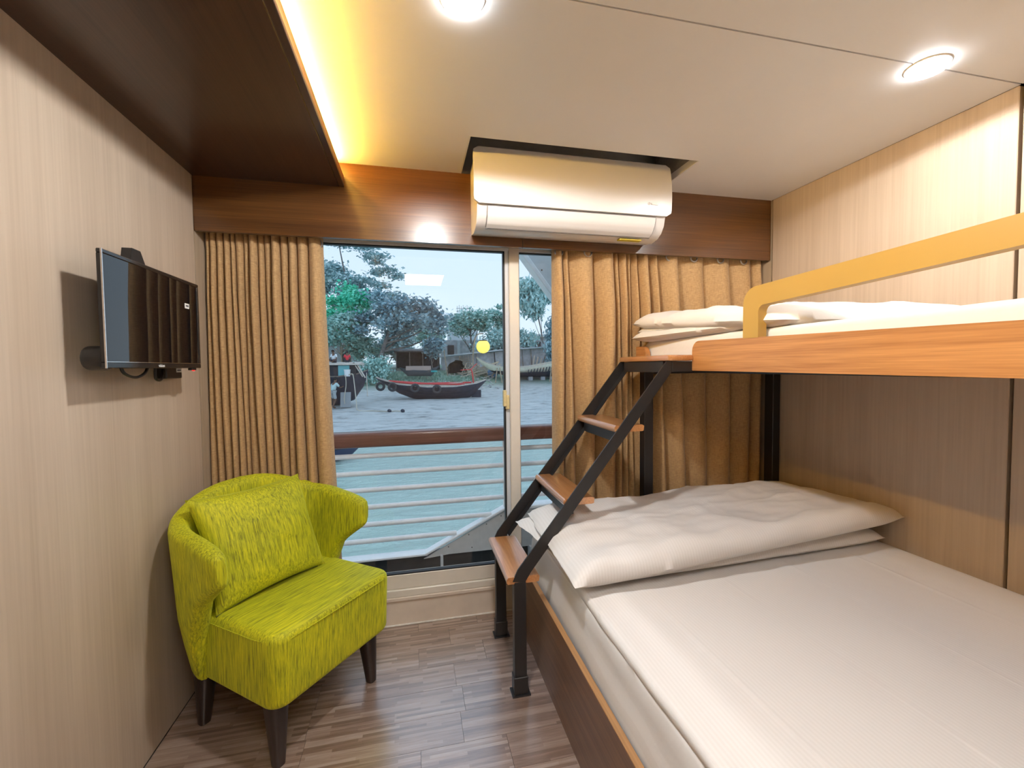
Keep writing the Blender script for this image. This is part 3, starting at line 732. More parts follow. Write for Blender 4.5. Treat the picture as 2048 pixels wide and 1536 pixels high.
# ------------------------------------------------------------------ river and bank
def profile(Y): return float(np.interp(Y, [9, 11.3, 15, 20, 25, 28, 31, 34, 38, 46, 70, 140], [-1.6, -1.14, -.95, -.74, -.63, -.36, .35, .9, 1.2, 1.5, 1.8, 2.0]))
def ground_z(x, Y):
    return profile(Y-.35*math.sin(x*.23)-.02*x) + .035*fbm((x*.9, Y*.9, 1), 1, 3)*(1 if Y > 11 else .4)
def watermat():
    k = N('green_river_water'); a = k.n('TexNoise', Scale=1, Detail=5, Roughness=.6, Distortion=.6); k.l(k.coord((1.7, 4.2, 1)), a.inputs['Vector'])
    k.p.inputs['Base Color'].default_value = (.50, .63, .56, 1); k.p.inputs['Roughness'].default_value = .10; k.p.inputs['IOR'].default_value = 1.33
    k.bump(a.outputs['Fac'], .9, .16); return k.m
wt = struct('river'); part('water', box(-60, 70, .9, 12.6, -1.5, -1.1), watermat(), wt)
def mudmat():
    k = N('wet_river_mud'); a = k.n('TexNoise', Scale=1, Detail=7, Roughness=.7); k.l(k.coord((1.2, 3.0, 1)), a.inputs['Vector'])
    b = k.n('TexNoise', Scale=.18, Detail=4); k.l(k.coord(), b.inputs['Vector'])
    ge = k.n('NewGeometry'); sp = k.n('SeparateXYZ'); k.l(ge.outputs['Position'], sp.inputs[0])
    gz = k.n('MapRange'); gz.inputs['From Min'].default_value = -.35; gz.inputs['From Max'].default_value = .25; k.l(sp.outputs['Z'], gz.inputs['Value'])
    mud = k.ramp(a.outputs['Fac'], [(.34, (.20, .21, .21)), (.45, (.54, .55, .545)), (.7, (.74, .75, .74))])
    gr = k.ramp(b.outputs['Fac'], [(.35, (.40, .42, .38)), (.5, (.22, .36, .26)), (.65, (.32, .46, .34))])
    m = k.n('Mix', data_type='RGBA'); k.l(gz.outputs[0], m.inputs[0]); k.l(mud, m.inputs[6]); k.l(gr, m.inputs[7]); k.l(m.outputs[2], k.p.inputs['Base Color'])
    k.p.inputs['Roughness'].default_value = .42; k.bump(a.outputs['Fac'], .9, .12); return k.m
gd = struct('ground')
def gfn(u, v):
    Y = 9+(v**1.8)*131; X = (u-.5)*(50+1.5*Y)+Y*.16; return Vector((X, Y, ground_z(X, Y)))
part('mud_bank', grid(gfn, 110, 120), mudmat(), gd, 60)

# ---- trees
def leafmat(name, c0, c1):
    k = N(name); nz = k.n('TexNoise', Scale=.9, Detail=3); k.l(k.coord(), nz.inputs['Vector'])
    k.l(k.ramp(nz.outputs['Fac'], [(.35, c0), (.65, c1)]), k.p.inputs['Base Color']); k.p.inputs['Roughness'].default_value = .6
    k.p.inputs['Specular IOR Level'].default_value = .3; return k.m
L_BLUE = leafmat('hazy_blue_green_leaves', (.38, .55, .58), (.54, .72, .74))  # distance haze is mixed into the leaf colours, paler and bluer
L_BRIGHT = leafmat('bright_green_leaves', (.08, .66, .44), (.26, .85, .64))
L_MID = leafmat('hazy_mid_green_leaves', (.28, .52, .48), (.46, .70, .65))
L_DARK = leafmat('hazy_dark_green_leaves', (.21, .35, .42), (.40, .58, .63))
L_PALE = leafmat('hazy_pale_green_leaves', (.40, .62, .62), (.56, .78, .76))
BARK = plain('grey_brown_bark', (.20, .185, .18), .8, bumpy=.4, bscale=6, var=.3)
BARKP = plain('pale_bark', (.34, .27, .20), .8, bumpy=.4, bscale=6, var=.25)
def leaves(C, Rr, n, size, flat=.5, shell_=.55, long=1.0, droop=0.0):
    """n leaf quads in a set of ellipsoid clumps"""
    C = np.array(C, float); Rr = np.array(Rr, float); k = len(C)
    vol = Rr.prod(axis=1)**(2/3); idx = np.random.choice(k, n, p=vol/vol.sum())
    d = np.random.normal(size=(n, 3)); d /= np.linalg.norm(d, axis=1)[:, None]; rad = np.minimum(1.7, np.abs(np.random.normal(0, .62, n))+.12)
    P = C[idx]+d*rad[:, None]*Rr[idx]
    t = np.random.normal(size=(n, 3)); t[:, 2] *= flat; t[:, 2] -= droop; t /= np.linalg.norm(t, axis=1)[:, None]
    b = np.cross(t, np.random.normal(size=(n, 3))*np.array([.5, .5, 1])); b /= np.linalg.norm(b, axis=1)[:, None]+1e-9
    s = size*(.6+.8*np.random.rand(n))[:, None]
    V = np.empty((n, 4, 3)); V[:, 0] = P-t*s*long; V[:, 1] = P+b*s*.55; V[:, 2] = P+t*s*long; V[:, 3] = P-b*s*.55
    return V.reshape(-1, 3)
def quads(name, V, mat, parent):
    n = len(V)//4; me = bpy.data.meshes.new(name); me.vertices.add(n*4); me.vertices.foreach_set('co', V.ravel())
    me.loops.add(n*4); me.loops.foreach_set('vertex_index', np.arange(n*4)); me.polygons.add(n); me.polygons.foreach_set('loop_start', np.arange(n)*4)
    me.update(calc_edges=True); return stuff(link(name, me, mat, parent))
def tree(name, label, base, clumps, n, size, mat, r=.18, bark=BARK, cat='tree', bend=None, flat=.5, long=1.0, droop=0, group=None, branches=True, shell_=.55):
    t = thing(name, label, cat, base, group); C = [c[:3] for c in clumps]; R = [c[3:] for c in clumps]
    ctr = Vector(np.mean(np.array(C), axis=0)); b = Vector(base); top = ctr if bend is None else Vector(bend)
    pts = spline([b-Vector((0, 0, .2)), b.lerp(top, .35)+Vector((random.uniform(-.2, .2), 0, 0)), b.lerp(top, .7)+Vector((random.uniform(-.3, .3), 0, 0)), top], 4)
    part('trunk', tube(pts, [r*(1-.65*i/(len(pts)-1)) for i in range(len(pts))], 8), bark, t, 60)
    if branches:
        for c in C[::max(1, len(C)//10)]:
            k = random.choice(pts[len(pts)//3:]); c = Vector(c); m = k.lerp(c, .5)+Vector((0, 0, -.06*(c-k).length))
            part('branch', tube(spline([k, m, c], 4), [r*.42*(1-.75*i/8) for i in range(9)], 6), bark, t, 60)
    quads('foliage', leaves(C, R, n, size, flat, shell_, long, droop), mat, t)
    return t
def blob(c, ext, n, rr, seed, flat=.55):
    rnd = random.Random(seed); out = []
    while len(out) < n:
        p = Vector((rnd.uniform(-1, 1), rnd.uniform(-1, 1), rnd.uniform(-1, 1)))
        if p.length > 1: continue
        s = rr*rnd.uniform(.7, 1.25); out.append((c[0]+p.x*ext[0], c[1]+p.y*ext[1], c[2]+p.z*ext[2], s, s, s*flat))
    return out
big = blob((-6.0, 48, 10.6), (4.8, 3, 4.0), 34, 1.25, 1, .38) + [(-1.6, 48, 12.0, 1.2, 1, .4), (-.6, 48, 11.3, 1.1, 1, .35), (-2.4, 48, 10.3, 1.2, 1, .4), (-2.8, 47, 13.2, 1.3, 1, .4), (-1.2, 48, 9.2, 1.1, 1, .35), (-4, 47, 14.2, 1.6, 1, .5), (-6.5, 47, 14.4, 1.6, 1, .5)]
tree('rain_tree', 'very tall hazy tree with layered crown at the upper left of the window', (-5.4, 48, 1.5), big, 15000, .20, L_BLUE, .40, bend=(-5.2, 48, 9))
tree('leafy_tree', 'bright green tree at the left edge of the window pane', (-4.15, 36, 1.0), blob((-4.5, 36, 6.3), (1.9, 1.5, 1.7), 24, .75, 3, .7), 8000, .15, L_BRIGHT, .09, BARKP, bend=(-4.3, 36, 6.5))
tree('leafy_tree', 'mid green tree below the bright one, over the houseboat roof', (-4.6, 34.5, .95), blob((-4.2, 34.5, 4.1), (2.2, 1.2, 1.3), 18, .7, 4, .6), 4200, .15, L_MID, .07, BARKP)
cen = blob((-.4, 34, 5.0), (3.4, 2, 1.6), 34, .85, 5, .55) + [(2.6, 34, 5.6, .8, .8, .4), (3.3, 34, 5.2, .7, .7, .35), (3.2, 34, 4.2, .7, .7, .4), (1.6, 34, 6.5, .8, .8, .4), (.4, 34, 6.7, .8, .8, .4), (-1.8, 34, 6.9, .9, .9, .5)]
tree('spreading_tree', 'dark spreading tree with thick trunk behind the black boat', (-2.0, 34, .9), cen, 13000, .16, L_DARK, .26, bend=(-.6, 34, 4.6))
tree('round_tree', 'round crowned tree on a forked trunk left of the window stile', (6.75, 40, 1.25), blob((6.2, 40, 5.6), (1.9, 1.4, 1.0), 20, .8, 6, .6), 7000, .16, L_MID, .14, bend=(6.3, 40, 5))
tree('slender_tree', 'slender tree with sparse top beside the window stile', (9.6, 42, 1.3), blob((9.5, 42, 6.3), (.9, .8, 1.1), 10, .6, 7, .6), 2200, .16, L_MID, .09)
tree('large_shrub', 'pale green thicket beside the yellow globe', (8.2, 37, 1.1), blob((8.3, 37, 3.5), (1.5, 1, 1.1), 14, .7, 8, .8), 5000, .14, L_PALE, .06, cat='shrub')
tree('large_shrub', 'dense green thicket on the mud edge behind the black boat bow', (-1.6, 30.2, .2), blob((-1.7, 30.2, 1.25), (1.2, .8, .85), 14, .6, 9, .8), 5200, .12, L_MID, .05, cat='shrub', flat=1.2)
tree('large_shrub', 'dark rounded bush in front of the dark shed', (2.5, 33, .7), blob((2.5, 33, 3.0), (.8, .7, .7), 10, .5, 10, .8), 3200, .12, L_DARK, .05, cat='shrub')
tree('feathery_tree', 'feathery drooping tree in the narrow right pane', (13.0, 36, 1.1), blob((11.6, 36, 7.2), (1.5, 1.2, 1.7), 22, .6, 11, .9), 5200, .17, L_PALE, .08, bend=(11.6, 36, 7.4), flat=.6, long=1.5, droop=1.0)
tree('cypress_tree', 'narrow dark upright tree at the right edge of the right pane', (12.6, 33.5, 1.0), [(12.5, 33.5, 2.4, .55, .5, .9), (12.5, 33.5, 3.6, .6, .5, .9), (12.6, 33.5, 4.7, .45, .4, .8), (13.0, 33.5, 3.0, .5, .5, 1)], 3600, .13, L_DARK, .08, flat=2.0, long=1.3, branches=False)
tree('large_shrub', 'blue green bushes above the shed roof in the right pane', (11.2, 38, 1.2), blob((11.0, 38, 3.9), (1.6, 1, .9), 12, .6, 12, .9), 4200, .13, L_PALE, .06, cat='shrub', flat=1.4)
tree('leafy_tree', 'distant tree in the gap between the dark and round trees', (3.6, 46, 1.5), blob((3.0, 46, 5.0), (2.0, 1, 1.2), 12, .8, 13, .6), 3200, .18, L_MID, .12)
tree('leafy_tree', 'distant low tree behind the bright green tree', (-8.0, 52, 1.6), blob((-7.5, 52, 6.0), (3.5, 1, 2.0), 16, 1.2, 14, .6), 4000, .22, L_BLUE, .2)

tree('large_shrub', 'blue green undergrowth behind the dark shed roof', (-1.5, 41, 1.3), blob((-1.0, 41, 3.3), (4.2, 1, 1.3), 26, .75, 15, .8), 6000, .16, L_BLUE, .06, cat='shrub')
tree('leafy_tree', 'small tree with thin trunk between the houseboat and the spreading tree', (-3.3, 35.6, .95), blob((-2.9, 35.6, 3.4), (1.5, 1, 1.3), 16, .6, 16, .7), 3600, .14, L_MID, .06, BARKP)

# ---- buildings on the bank
CONC = plain('weathered_concrete', (.44, .45, .49), .8, bumpy=.3, bscale=3, var=.25)
TIN = plain('rusty_tin_sheet', (.12, .12, .13), .6, bumpy=.3, bscale=4, var=.3)
DARKW = plain('dark_shed_boards', (.05, .05, .06), .8, bumpy=.3, bscale=5, var=.3)
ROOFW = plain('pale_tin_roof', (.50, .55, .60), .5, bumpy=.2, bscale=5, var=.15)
bd = thing('low_building', 'low grey building with flat roof at the far left bank', 'building', (-6.2, 39, 1.2))
part('wall', box(-9.0, -3.9, 39, 42, 1.0, 3.3), CONC, bd); part('roof', box(-9.2, -3.7, 38.6, 42.2, 3.3, 4.25), ROOFW, bd); part('door', box(-5.3, -4.7, 38.96, 39.0, 1.0, 2.9), DARKW, bd)
ds = thing('dark_shed', 'dark open boat shed under the spreading tree', 'shed', (1.2, 37, 1.1))
part('back_wall', box(-.6, 3.2, 38, 38.1, 1.0, 2.8), DARKW, ds); part('roof', prism([(35.8, 2.55), (35.8, 2.68), (38.3, 2.95), (38.3, 2.82)], -.7, 3.2, 'x'), TIN, ds); part('side_wall', box(1.9, 3.15, 36.4, 36.5, 1.0, 2.65), DARKW, ds)
for x in (-.5, .6, 1.7, 3.0): part('post', tube([(x, 36, .9), (x, 36, 2.65)], .05, 6), BARK, ds)
cw = thing('concrete_house', 'pale unplastered house wall between the trees above the shed roof', 'building', (5.6, 45, 1.4))
part('wall', box(3.9, 8.0, 45, 48, 1.3, 4.15), CONC, cw); part('pillar', box(5.55, 5.85, 44.8, 45.0, 1.3, 4.1), ROOFW, cw); part('window', box(4.5, 5.2, 44.95, 45.0, 2.6, 3.6), DARKW, cw)
ls = thing('long_shed', 'long low grey shed with sloping tin roof across the right bank', 'shed', (8.3, 35.5, 1.0))
part('wall', prism([(3.3, .8), (3.3, 2.05), (8.6, 2.62), (13.6, 2.95), (13.6, .8)], 35.6, 35.7, 'y'), CONC, ls)
part('roof', prism([(3.0, 2.1), (8.6, 2.66), (13.8, 3.0), (13.8, 3.10), (8.6, 2.77), (3.0, 2.2)], 35.1, 37.5, 'y'), ROOFW, ls)
for x, z in ((4.9, 2.2), (6.3, 2.36), (7.9, 2.5), (9.6, 2.66), (10.4, 2.72), (11.2, 2.78)): part('post', bar((x, 35.3, .85), (x-.12, 35.3, z), .09, .09), BARK if x != 7.9 else DARKW, ls)
part('lattice', merge(*[box(4.7+i*.16, 4.75+i*.16, 35.25, 35.3, 1.0, 2.2) for i in range(7)], *[box(4.7, 5.75, 35.22, 35.27, 1.1+.2*i, 1.15+.2*i) for i in range(5)]), BARKP, ls)
fh = thing('far_house', 'pale flat roofed house far behind the shed in the right pane', 'building', (14.5, 52, 1.6))
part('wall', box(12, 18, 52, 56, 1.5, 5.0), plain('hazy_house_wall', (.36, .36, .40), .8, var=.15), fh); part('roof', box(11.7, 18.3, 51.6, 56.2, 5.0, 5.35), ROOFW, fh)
for x in (13.0, 14.6, 16.2): part('window', box(x, x+.8, 51.95, 52.0, 3.4, 4.4), DARKW, fh)
py = thing('roof_railing_building', 'distant rooftop railing with posts just above the tree line', 'building', (8.0, 60, 1.7))
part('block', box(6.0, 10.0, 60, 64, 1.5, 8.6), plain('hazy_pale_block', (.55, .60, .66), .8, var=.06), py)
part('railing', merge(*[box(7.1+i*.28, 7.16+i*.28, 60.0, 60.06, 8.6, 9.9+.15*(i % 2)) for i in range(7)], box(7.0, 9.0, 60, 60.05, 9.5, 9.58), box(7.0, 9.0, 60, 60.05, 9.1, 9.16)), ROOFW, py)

# ---- boats
TAR = plain('tarred_black_planks', (.034, .037, .058), .5, bumpy=.4, bscale=5, var=.35)
PALEW = plain('bleached_deck_planks', (.58, .52, .46), .7, bumpy=.3, bscale=8, var=.2)
REDP = plain('red_painted_pole', (.62, .06, .06), .5, var=.2)
CREAM = plain('cream_painted_planks', (.86, .83, .68), .6, bumpy=.2, bscale=5, var=.12)
RUBBER = plain('grey_black_tyre', (.045, .047, .055), .6, bumpy=.3, bscale=30)
def hull(x0, x1, yc, beam, sheer, keel, full=1.6, nx=40, nz=10, pinch=.55, rot=0):
    """outer skin from port sheer round the keel to starboard sheer; sheer/keel are functions of t in 0..1"""
    def hb(t): return beam/2*max(.02, math.sin(PI*min(1, max(0, t)))**pinch)
    def f(u, v):
        t = u; a = (v-.5)*2; s = abs(a)
        zk, zs = keel(t), sheer(t); z = zk+(zs-zk)*s**full
        y = math.copysign(hb(t)*(s**(.75)), a)
        x = x0+(x1-x0)*t
        return Vector((x, yc+y, z))
    return grid(f, nx, nz*2), hb
def strip(x0, x1, yc, hbf, sheer, wdt, th, side, nx=40, dz=0):
    def f(u, v):
        t = u; k = v*4; i = int(k) % 4; c = [(0, 0), (-wdt, 0), (-wdt, th), (0.02, th)][i]
        return Vector((x0+(x1-x0)*t, yc+side*(max(.02, hbf(t))+c[0]), sheer(t)+c[1]+dz))
    return grid(f, nx, 4)
bl = thing('wooden_boat', 'black wooden boat stranded on the mud with tyres along its side', 'boat', (2.0, 24.6, -.7))
sh = lambda t: float(np.interp(t, [0, .06, .2, .45, .7, .9, 1], [.66, .50, .24, .06, .06, .22, .42]))
ke = lambda t: float(np.interp(t, [0, .06, .2, .32, .45, .8, .86, .93, 1], [.60, .34, -.30, -.62, -.74, -.74, -.58, -.10, .36]))
hm, hb = hull(-1.28, 5.28, 24.7, 1.7, sh, ke)
part('hull', hm, TAR, bl, 60)
for s in (-1, 1): part('gunwale', strip(-1.28, 5.28, 24.7, hb, sh, .12, .07, s), PALEW, bl)
part('deck', grid(lambda u, v: Vector((-1.0+5.9*u, 24.7+(v-.5)*1.9*hb(.04+.9*u), sh(.04+.9*u)+.02)), 30, 4), PALEW, bl)
part('pole', tube([(-.55, 24.35, .47), (.8, 24.3, .30), (3.9, 24.3, .19)], .055, 8), REDP, bl, 60)
part('pole', tube([(-.5, 25.1, .44), (1.6, 25.1, .26), (4.4, 25.0, .28)], .05, 8), REDP, bl, 60)
part('pole', tube([(2.0, 24.6, .16), (3.8, 24.5, .32)], .04, 6), PALEW, bl, 60)
part('rudder_post', tube([(4.5, 24.7, .1), (4.42, 24.7, .9), (4.34, 24.7, 1.12)], .045, 6), REDP, bl)
part('tiller', tube([(3.7, 24.7, 1.05), (4.34, 24.7, 1.10), (4.7, 24.7, 1.45)], .03, 6), REDP, bl)
part('rudder', merge(box(4.35, 4.95, 24.66, 24.74, -.70, -.18), tube([(4.45, 24.7, -.2), (4.2, 24.7, -.66)], .03, 6), tube([(4.1, 24.7, -.68), (5.1, 24.7, -.66)], .025, 6)), TAR, bl)
part('planking', merge(*[strip(-1.1, 5.1, 24.7, lambda t, k=k: hb(t)*(.985-.07*k), lambda t, k=k: sh(t)*(1-.2*k)+ke(t)*.2*k, .03, .02, -1) for k in (1, 2, 3)]), plain('worn_plank_edges', (.06, .065, .08), .6), bl)
for x, z in ((-1.02, .16), (-.33, .12), (.95, .04), (2.20, -.05)):
    t = (x+1.28)/6.56; part('tyre', torus((x, 24.7-hb(t)*.97-.06, z), .20, .075, 'y', 22, 10), RUBBER, bl, 60)
# houseboat
hbx = thing('houseboat', 'moored dark houseboat with a flat pale roof at the left window edge', 'boat', (-3.2, 21.6, -.7))
sh2 = lambda t: float(np.interp(t, [0, .4, .7, .9, 1], [1.0, .85, .80, .92, 1.12])); ke2 = lambda t: float(np.interp(t, [0, .3, .7, .85, .95, 1], [-.65, -.70, -.66, -.40, .3, 1.0]))
hm, hb2 = hull(-6.2, -1.42, 21.7, 2.0, sh2, ke2, pinch=.4)
part('hull', hm, TAR, hbx, 60)
for s in (-1, 1): part('gunwale', strip(-6.2, -1.42, 21.7, hb2, sh2, .1, .06, s), plain('worn_gunwale', (.22, .19, .16), .7, var=.2), hbx)
part('cabin', box(-5.6, -1.95, 21.0, 22.4, .8, 1.42), DARKW, hbx)
part('cabin_roof', prism([(20.7, 1.40), (20.7, 1.48), (21.7, 1.56), (22.7, 1.48), (22.7, 1.40)], -5.8, -1.72, 'x'), PALEW, hbx)
part('turquoise_panel', box(-2.78, -2.25, 20.94, 21.0, .82, 1.38), plain('turquoise_paint', (.16, .52, .58), .5, var=.08), hbx)
part('leaning_board', xf(box(-.24, .24, -.04, .04, 0, .75), Matrix.Translation((-2.42, 20.55, -.68)) @ Matrix.Rotation(-.25, 4, 'X')), plain('grey_board', (.32, .34, .36), .8, bumpy=.4, var=.2), hbx)
part('awning_strut', merge(tube([(-1.85, 20.8, 1.42), (-1.50, 20.9, .75)], .04, 6), tube([(-1.95, 20.8, 1.38), (-1.62, 20.9, .8)], .03, 6), tube([(-1.5, 21.5, 1.0), (-1.44, 21.2, -.2)], .025, 6)), PALEW, hbx)
part('tarpaulin', grid(lambda u, v: Vector((-2.1+.5*u, 20.75+.9*v, 1.48-.16*u*u+.05*math.sin(9*u+5*v))), 8, 8), plain('pale_tarpaulin', (.52, .52, .50), .8, var=.15), hbx, 60)
bk = thing('bucket', 'white bucket standing before the turquoise panel of the houseboat', 'bucket', (-2.34, 20.8, .84))
part('pail', cyl((-2.34, 20.82, 1.0), .13, .33, n=20, r2=.16), plain('white_pail', (.78, .80, .82), .4), bk, 50); part('rim', torus((-2.34, 20.82, 1.165), .16, .014, 'z', 20, 6), PAPER, bk)
ROPE = plain('pale_rope', (.50, .46, .38), .8, var=.15)
tag(part('rope', tube(spline([(-2.25, 20.7, .92), (-2.05, 20.55, .93), (-1.96, 20.4, .4), (-1.82, 19.8, -.35), (-1.68, 19.3, -.73), (-1.0, 19.0, -.75), (-.25, 18.7, -.77), (.05, 18.7, -.76), (.35, 18.5, -.77)]), .024, 6), ROPE, None, 60), 'pale mooring rope running from the houseboat down over the mud', 'rope')
tag(part('rope', tube(spline([(-2.40, 20.66, .90), (-2.38, 20.6, .4), (-2.46, 20.5, -.2), (-2.44, 20.45, -.5)]), .022, 6), ROPE, None, 60), 'short rope hanging straight down the houseboat bow', 'rope')
for x, y, lab in ((-.25, 18.7, 'dark mooring weight halfway along the rope on the mud'), (.35, 18.5, 'dark mooring weight at the end of the rope on the mud')):
    bm = bmesh.new(); bmesh.ops.create_icosphere(bm, subdivisions=2, radius=.10)
    for v in bm.verts: v.co *= 1+.25*noise.noise(v.co*9); v.co.z *= .8
    tag(part('mooring_weight', xf(bm, Matrix.Translation((x, y, -.74))), TAR, None, 60), lab, 'weight')
# prow of a skiff at the water's edge
sk = thing('skiff', 'dark blue skiff prow on the water just under the handrail at the left', 'boat', (-1.6, 9.6, -1.1))
hm, hbS = hull(-3.6, -.52, 9.6, .9, lambda t: -.86+.10*t*t, lambda t: float(np.interp(t, [0, .2, .75, .92, 1], [-.9, -1.2, -1.2, -1.02, -.78])))
part('hull', hm, plain('dark_blue_hull', (.03, .05, .12), .4, var=.2), sk, 60)
for s_ in (-1, 1): part('gunwale', strip(-3.6, -.52, 9.6, hbS, lambda t: -.86+.10*t*t, .06, .03, s_), TAR, sk)

# cream boat under repair
cb = thing('wooden_boat', 'long cream wooden boat propped up under repair at the right', 'boat', (9.5, 31, .4))
sh3 = lambda t: float(np.interp(t, [0, .06, .16, .3, .5, .75, 1], [1.95, 1.58, 1.28, 1.12, 1.24, 1.62, 2.2])); ke3 = lambda t: float(np.interp(t, [0, .05, .14, .25, .4, .8, 1], [1.90, 1.40, .86, .55, .42, .42, 1.6]))
hm, hb3 = hull(5.6, 14.4, 31, 2.2, sh3, lambda t: ke3(t)+.0)
part('hull', hm, CREAM, cb, 60)
hm, _ = hull(6.6, 13.6, 31, 2.1, lambda t: float(np.interp(t, [0, .3, .6, 1], [.98, .78, .82, 1.25])), lambda t: ke3(.114+.795*t)-.02)
part('lower_hull', hm, TAR, cb, 60)
for s in (-1, 1): part('gunwale', strip(5.6, 14.4, 31, hb3, sh3, .12, .07, s), PALEW, cb)
part('frame_ribs', merge(*[bar((9.35+.24*i, 29.90+.012*i, .72+.02*i), (9.42+.24*i, 29.86, 1.0+.03*i), .07, .04) for i in range(9)]), TAR, cb)
for x, dx in ((8.0, .05), (11.0, .25), (6.8, .2), (7.3, -.1)): part('prop', bar((x, 29.6, .05), (x+dx, 29.95, 1.15), .07, .05), BARKP, cb)
for x in (9.6, 10.6, 11.4): part('block', box(x, x+.35, 30.6, 31.2, .15, .44, .02, 1), CONC, cb)
WOODP = plain('fresh_cut_planks', (.50, .42, .34), .75, var=.2)
rnd = random.Random(5)
names_ = ['leftmost pale plank leaning on the grey shed behind the cream boat', 'second pale plank from the left leaning on the grey shed', 'third pale plank from the left leaning on the grey shed', 'first dark plank, right of the three pale ones on the shed', 'second dark plank right of the three pale ones on the shed', 'third dark plank right of the three pale ones on the shed', 'rightmost dark plank on the shed, beside the upright dark tree']
for i in range(7):
    x = 11.0+.27*i; tag(part('plank', bar((x, 34.5, .9), (x+.35+.06*i, 35.05, 2.2-.12*(i % 3)), .11, .04), WOODP if i < 3 else BARK), names_[i], 'plank', 'planks leaning on the shed')
stuff(tag(part('driftwood', merge(*[bar((rnd.uniform(4.2, 7.4), rnd.uniform(31, 33.6), rnd.uniform(.35, .8)), (rnd.uniform(4.6, 7.8), rnd.uniform(31, 33.6), rnd.uniform(.6, 1.7)), .06, .05) for i in range(60)]), WOODP), 'heap of broken timber and sticks before the long shed', 'timber'))
stuff(tag(part('litter', merge(*[bar((x, y, ground_z(x, y)), (x+rnd.uniform(-.25, .25), y+rnd.uniform(-.2, .2), ground_z(x, y)+rnd.uniform(.02, .12)), .14, .05) for x, y in [(rnd.uniform(1.5, 7), rnd.uniform(28.5, 33)) for _ in range(170)]]), plain('pale_litter', (.50, .50, .50), .8, var=.35, bscale=2)), 'scattered pale litter on the bank behind the black boat', 'litter'))
def tuft(n, xr, yr, h, seed):
    rr = np.random.RandomState(seed); x = rr.uniform(*xr, n); y = rr.uniform(*yr, n); z = np.array([ground_z(a, b) for a, b in zip(x, y)])
    P = np.stack([x, y, z], 1); d = rr.normal(size=(n, 3))*.25; d[:, 2] = h*(.5+rr.rand(n)); s = np.stack([np.full(n, .035), rr.normal(size=n)*.02, np.zeros(n)], 1)
    V = np.empty((n, 4, 3)); V[:, 0] = P-s; V[:, 1] = P+s; V[:, 2] = P+d*[.6, .6, 1]+s*.3; V[:, 3] = P+d*[.6, .6, 1]-s*.3; return V.reshape(-1, 3)
V = np.concatenate([tuft(2200, (-3.5, 3.5), (30.0, 33.5), .16, 1), tuft(900, (3.4, 5.4), (30.4, 31.6), .16, 2), tuft(250, (3.8, 5.2), (26.2, 27.2), .15, 3)])
gq = quads('bank_grass', V, leafmat('bank_grass_blades', (.26, .42, .34), (.42, .58, .48)), None); tag(gq, 'rough green grass along the top of the mud bank', 'grass')
# thatched dome, small boat
th = thing('thatched_shelter', 'dark low thatched dome shelter beside the timber heap', 'shelter', (4.2, 33, .7))
def dome(u, v):
    a = PI*u; b = v; x = 4.25-.70*math.cos(a)*(1-.0*b); z = .72+1.08*math.sin(a)**.8*(1-.25*b); return Vector((x+.1*math.sin(7*a), 32.4+1.4*b, z))
part('roof', grid(dome, 20, 6), plain('dark_thatch', (.040, .038, .040), .9, bumpy=.6, bscale=10, var=.3), th, 60)
part('back', xf(cyl((0, 0, 0), .66, .05, 'y', 20), Matrix.Translation((4.25, 33.6, .95))), DARKW, th)
sb = thing('small_boat', 'small grey boat under a brown cover on the grassy bank', 'boat', (1.2, 30.5, .3))
sh4 = lambda t: float(np.interp(t, [0, .2, .7, 1], [1.30, 1.08, 1.02, 1.38])); ke4 = lambda t: float(np.interp(t, [0, .2, .8, 1], [1.2, .62, .60, 1.3]))
hm, hb4 = hull(-.1, 2.75, 30.6, 1.1, sh4, ke4); part('hull', hm, plain('grey_boat_hull', (.10, .11, .13), .7, var=.25), sb, 60)
part('cover', prism([(30.1, 1.04), (30.6, 1.36), (31.1, 1.04)], .35, 2.15, 'x'), plain('brown_cover', (.34, .25, .21), .8, var=.15), sb)
part('mooring_fender', torus((2.35, 30.0, .95), .18, .06, 'z', 16, 8), plain('teal_fender', (.06, .42, .42), .5), sb)
for x0, x1, z in ((4.05, 3.7, 2.3), ):
    tag(part('bamboo_pole', tube([(3.50, 32, .35), (3.22, 32, 2.55)], .045, 6), BARKP), 'thin leaning bamboo pole in front of the dark shed', 'pole')
tag(part('tarpaulin_bundle', (lambda bm: xf(bm, Matrix.Translation((7.0, 31.8, .75)) @ Matrix.Diagonal((.42, .3, .36, 1))))((lambda b: (bmesh.ops.create_icosphere(b, subdivisions=3, radius=1), [setattr(v, 'co', v.co*(1+.15*noise.noise(v.co*3))) for v in b.verts], b)[2])(bmesh.new())), plain('blue_tarpaulin', (.16, .32, .55), .6, var=.15), None, 60), 'blue tarpaulin bundle beside the bow of the cream boat', 'tarpaulin')
# glowing yellow globe hung from a bent bamboo pole on the bank
la = thing('yellow_globe', 'glowing yellow globe with dark cap hanging from a bent pole on the bank', 'lantern', (5.3, 31.0, .3))
bm = bmesh.new(); bmesh.ops.create_uvsphere(bm, u_segments=32, v_segments=20, radius=.50); bmesh.ops.delete(bm, geom=[v for v in bm.verts if v.co.z > .42], context='VERTS')
part('globe', xf(bm, Matrix.Translation((6.0, 30.2, 2.76))), emit('yellow_globe_glow', (1.0, .79, .12), 1.1), la, 80)
part('cap', cyl((6.0, 30.2, 3.20), .29, .08, n=24), DARKW, la)
part('hanger', tube([(6.0, 30.2, 3.22), (6.0, 30.2, 3.74)], .02, 6), DARKW, la, 60)
part('pole', tube(spline([(5.32, 30.2, .0), (5.22, 30.2, 1.6), (5.30, 30.2, 2.9), (5.55, 30.2, 3.62), (6.0, 30.2, 3.74)]), .045, 6), BARKP, la, 60)

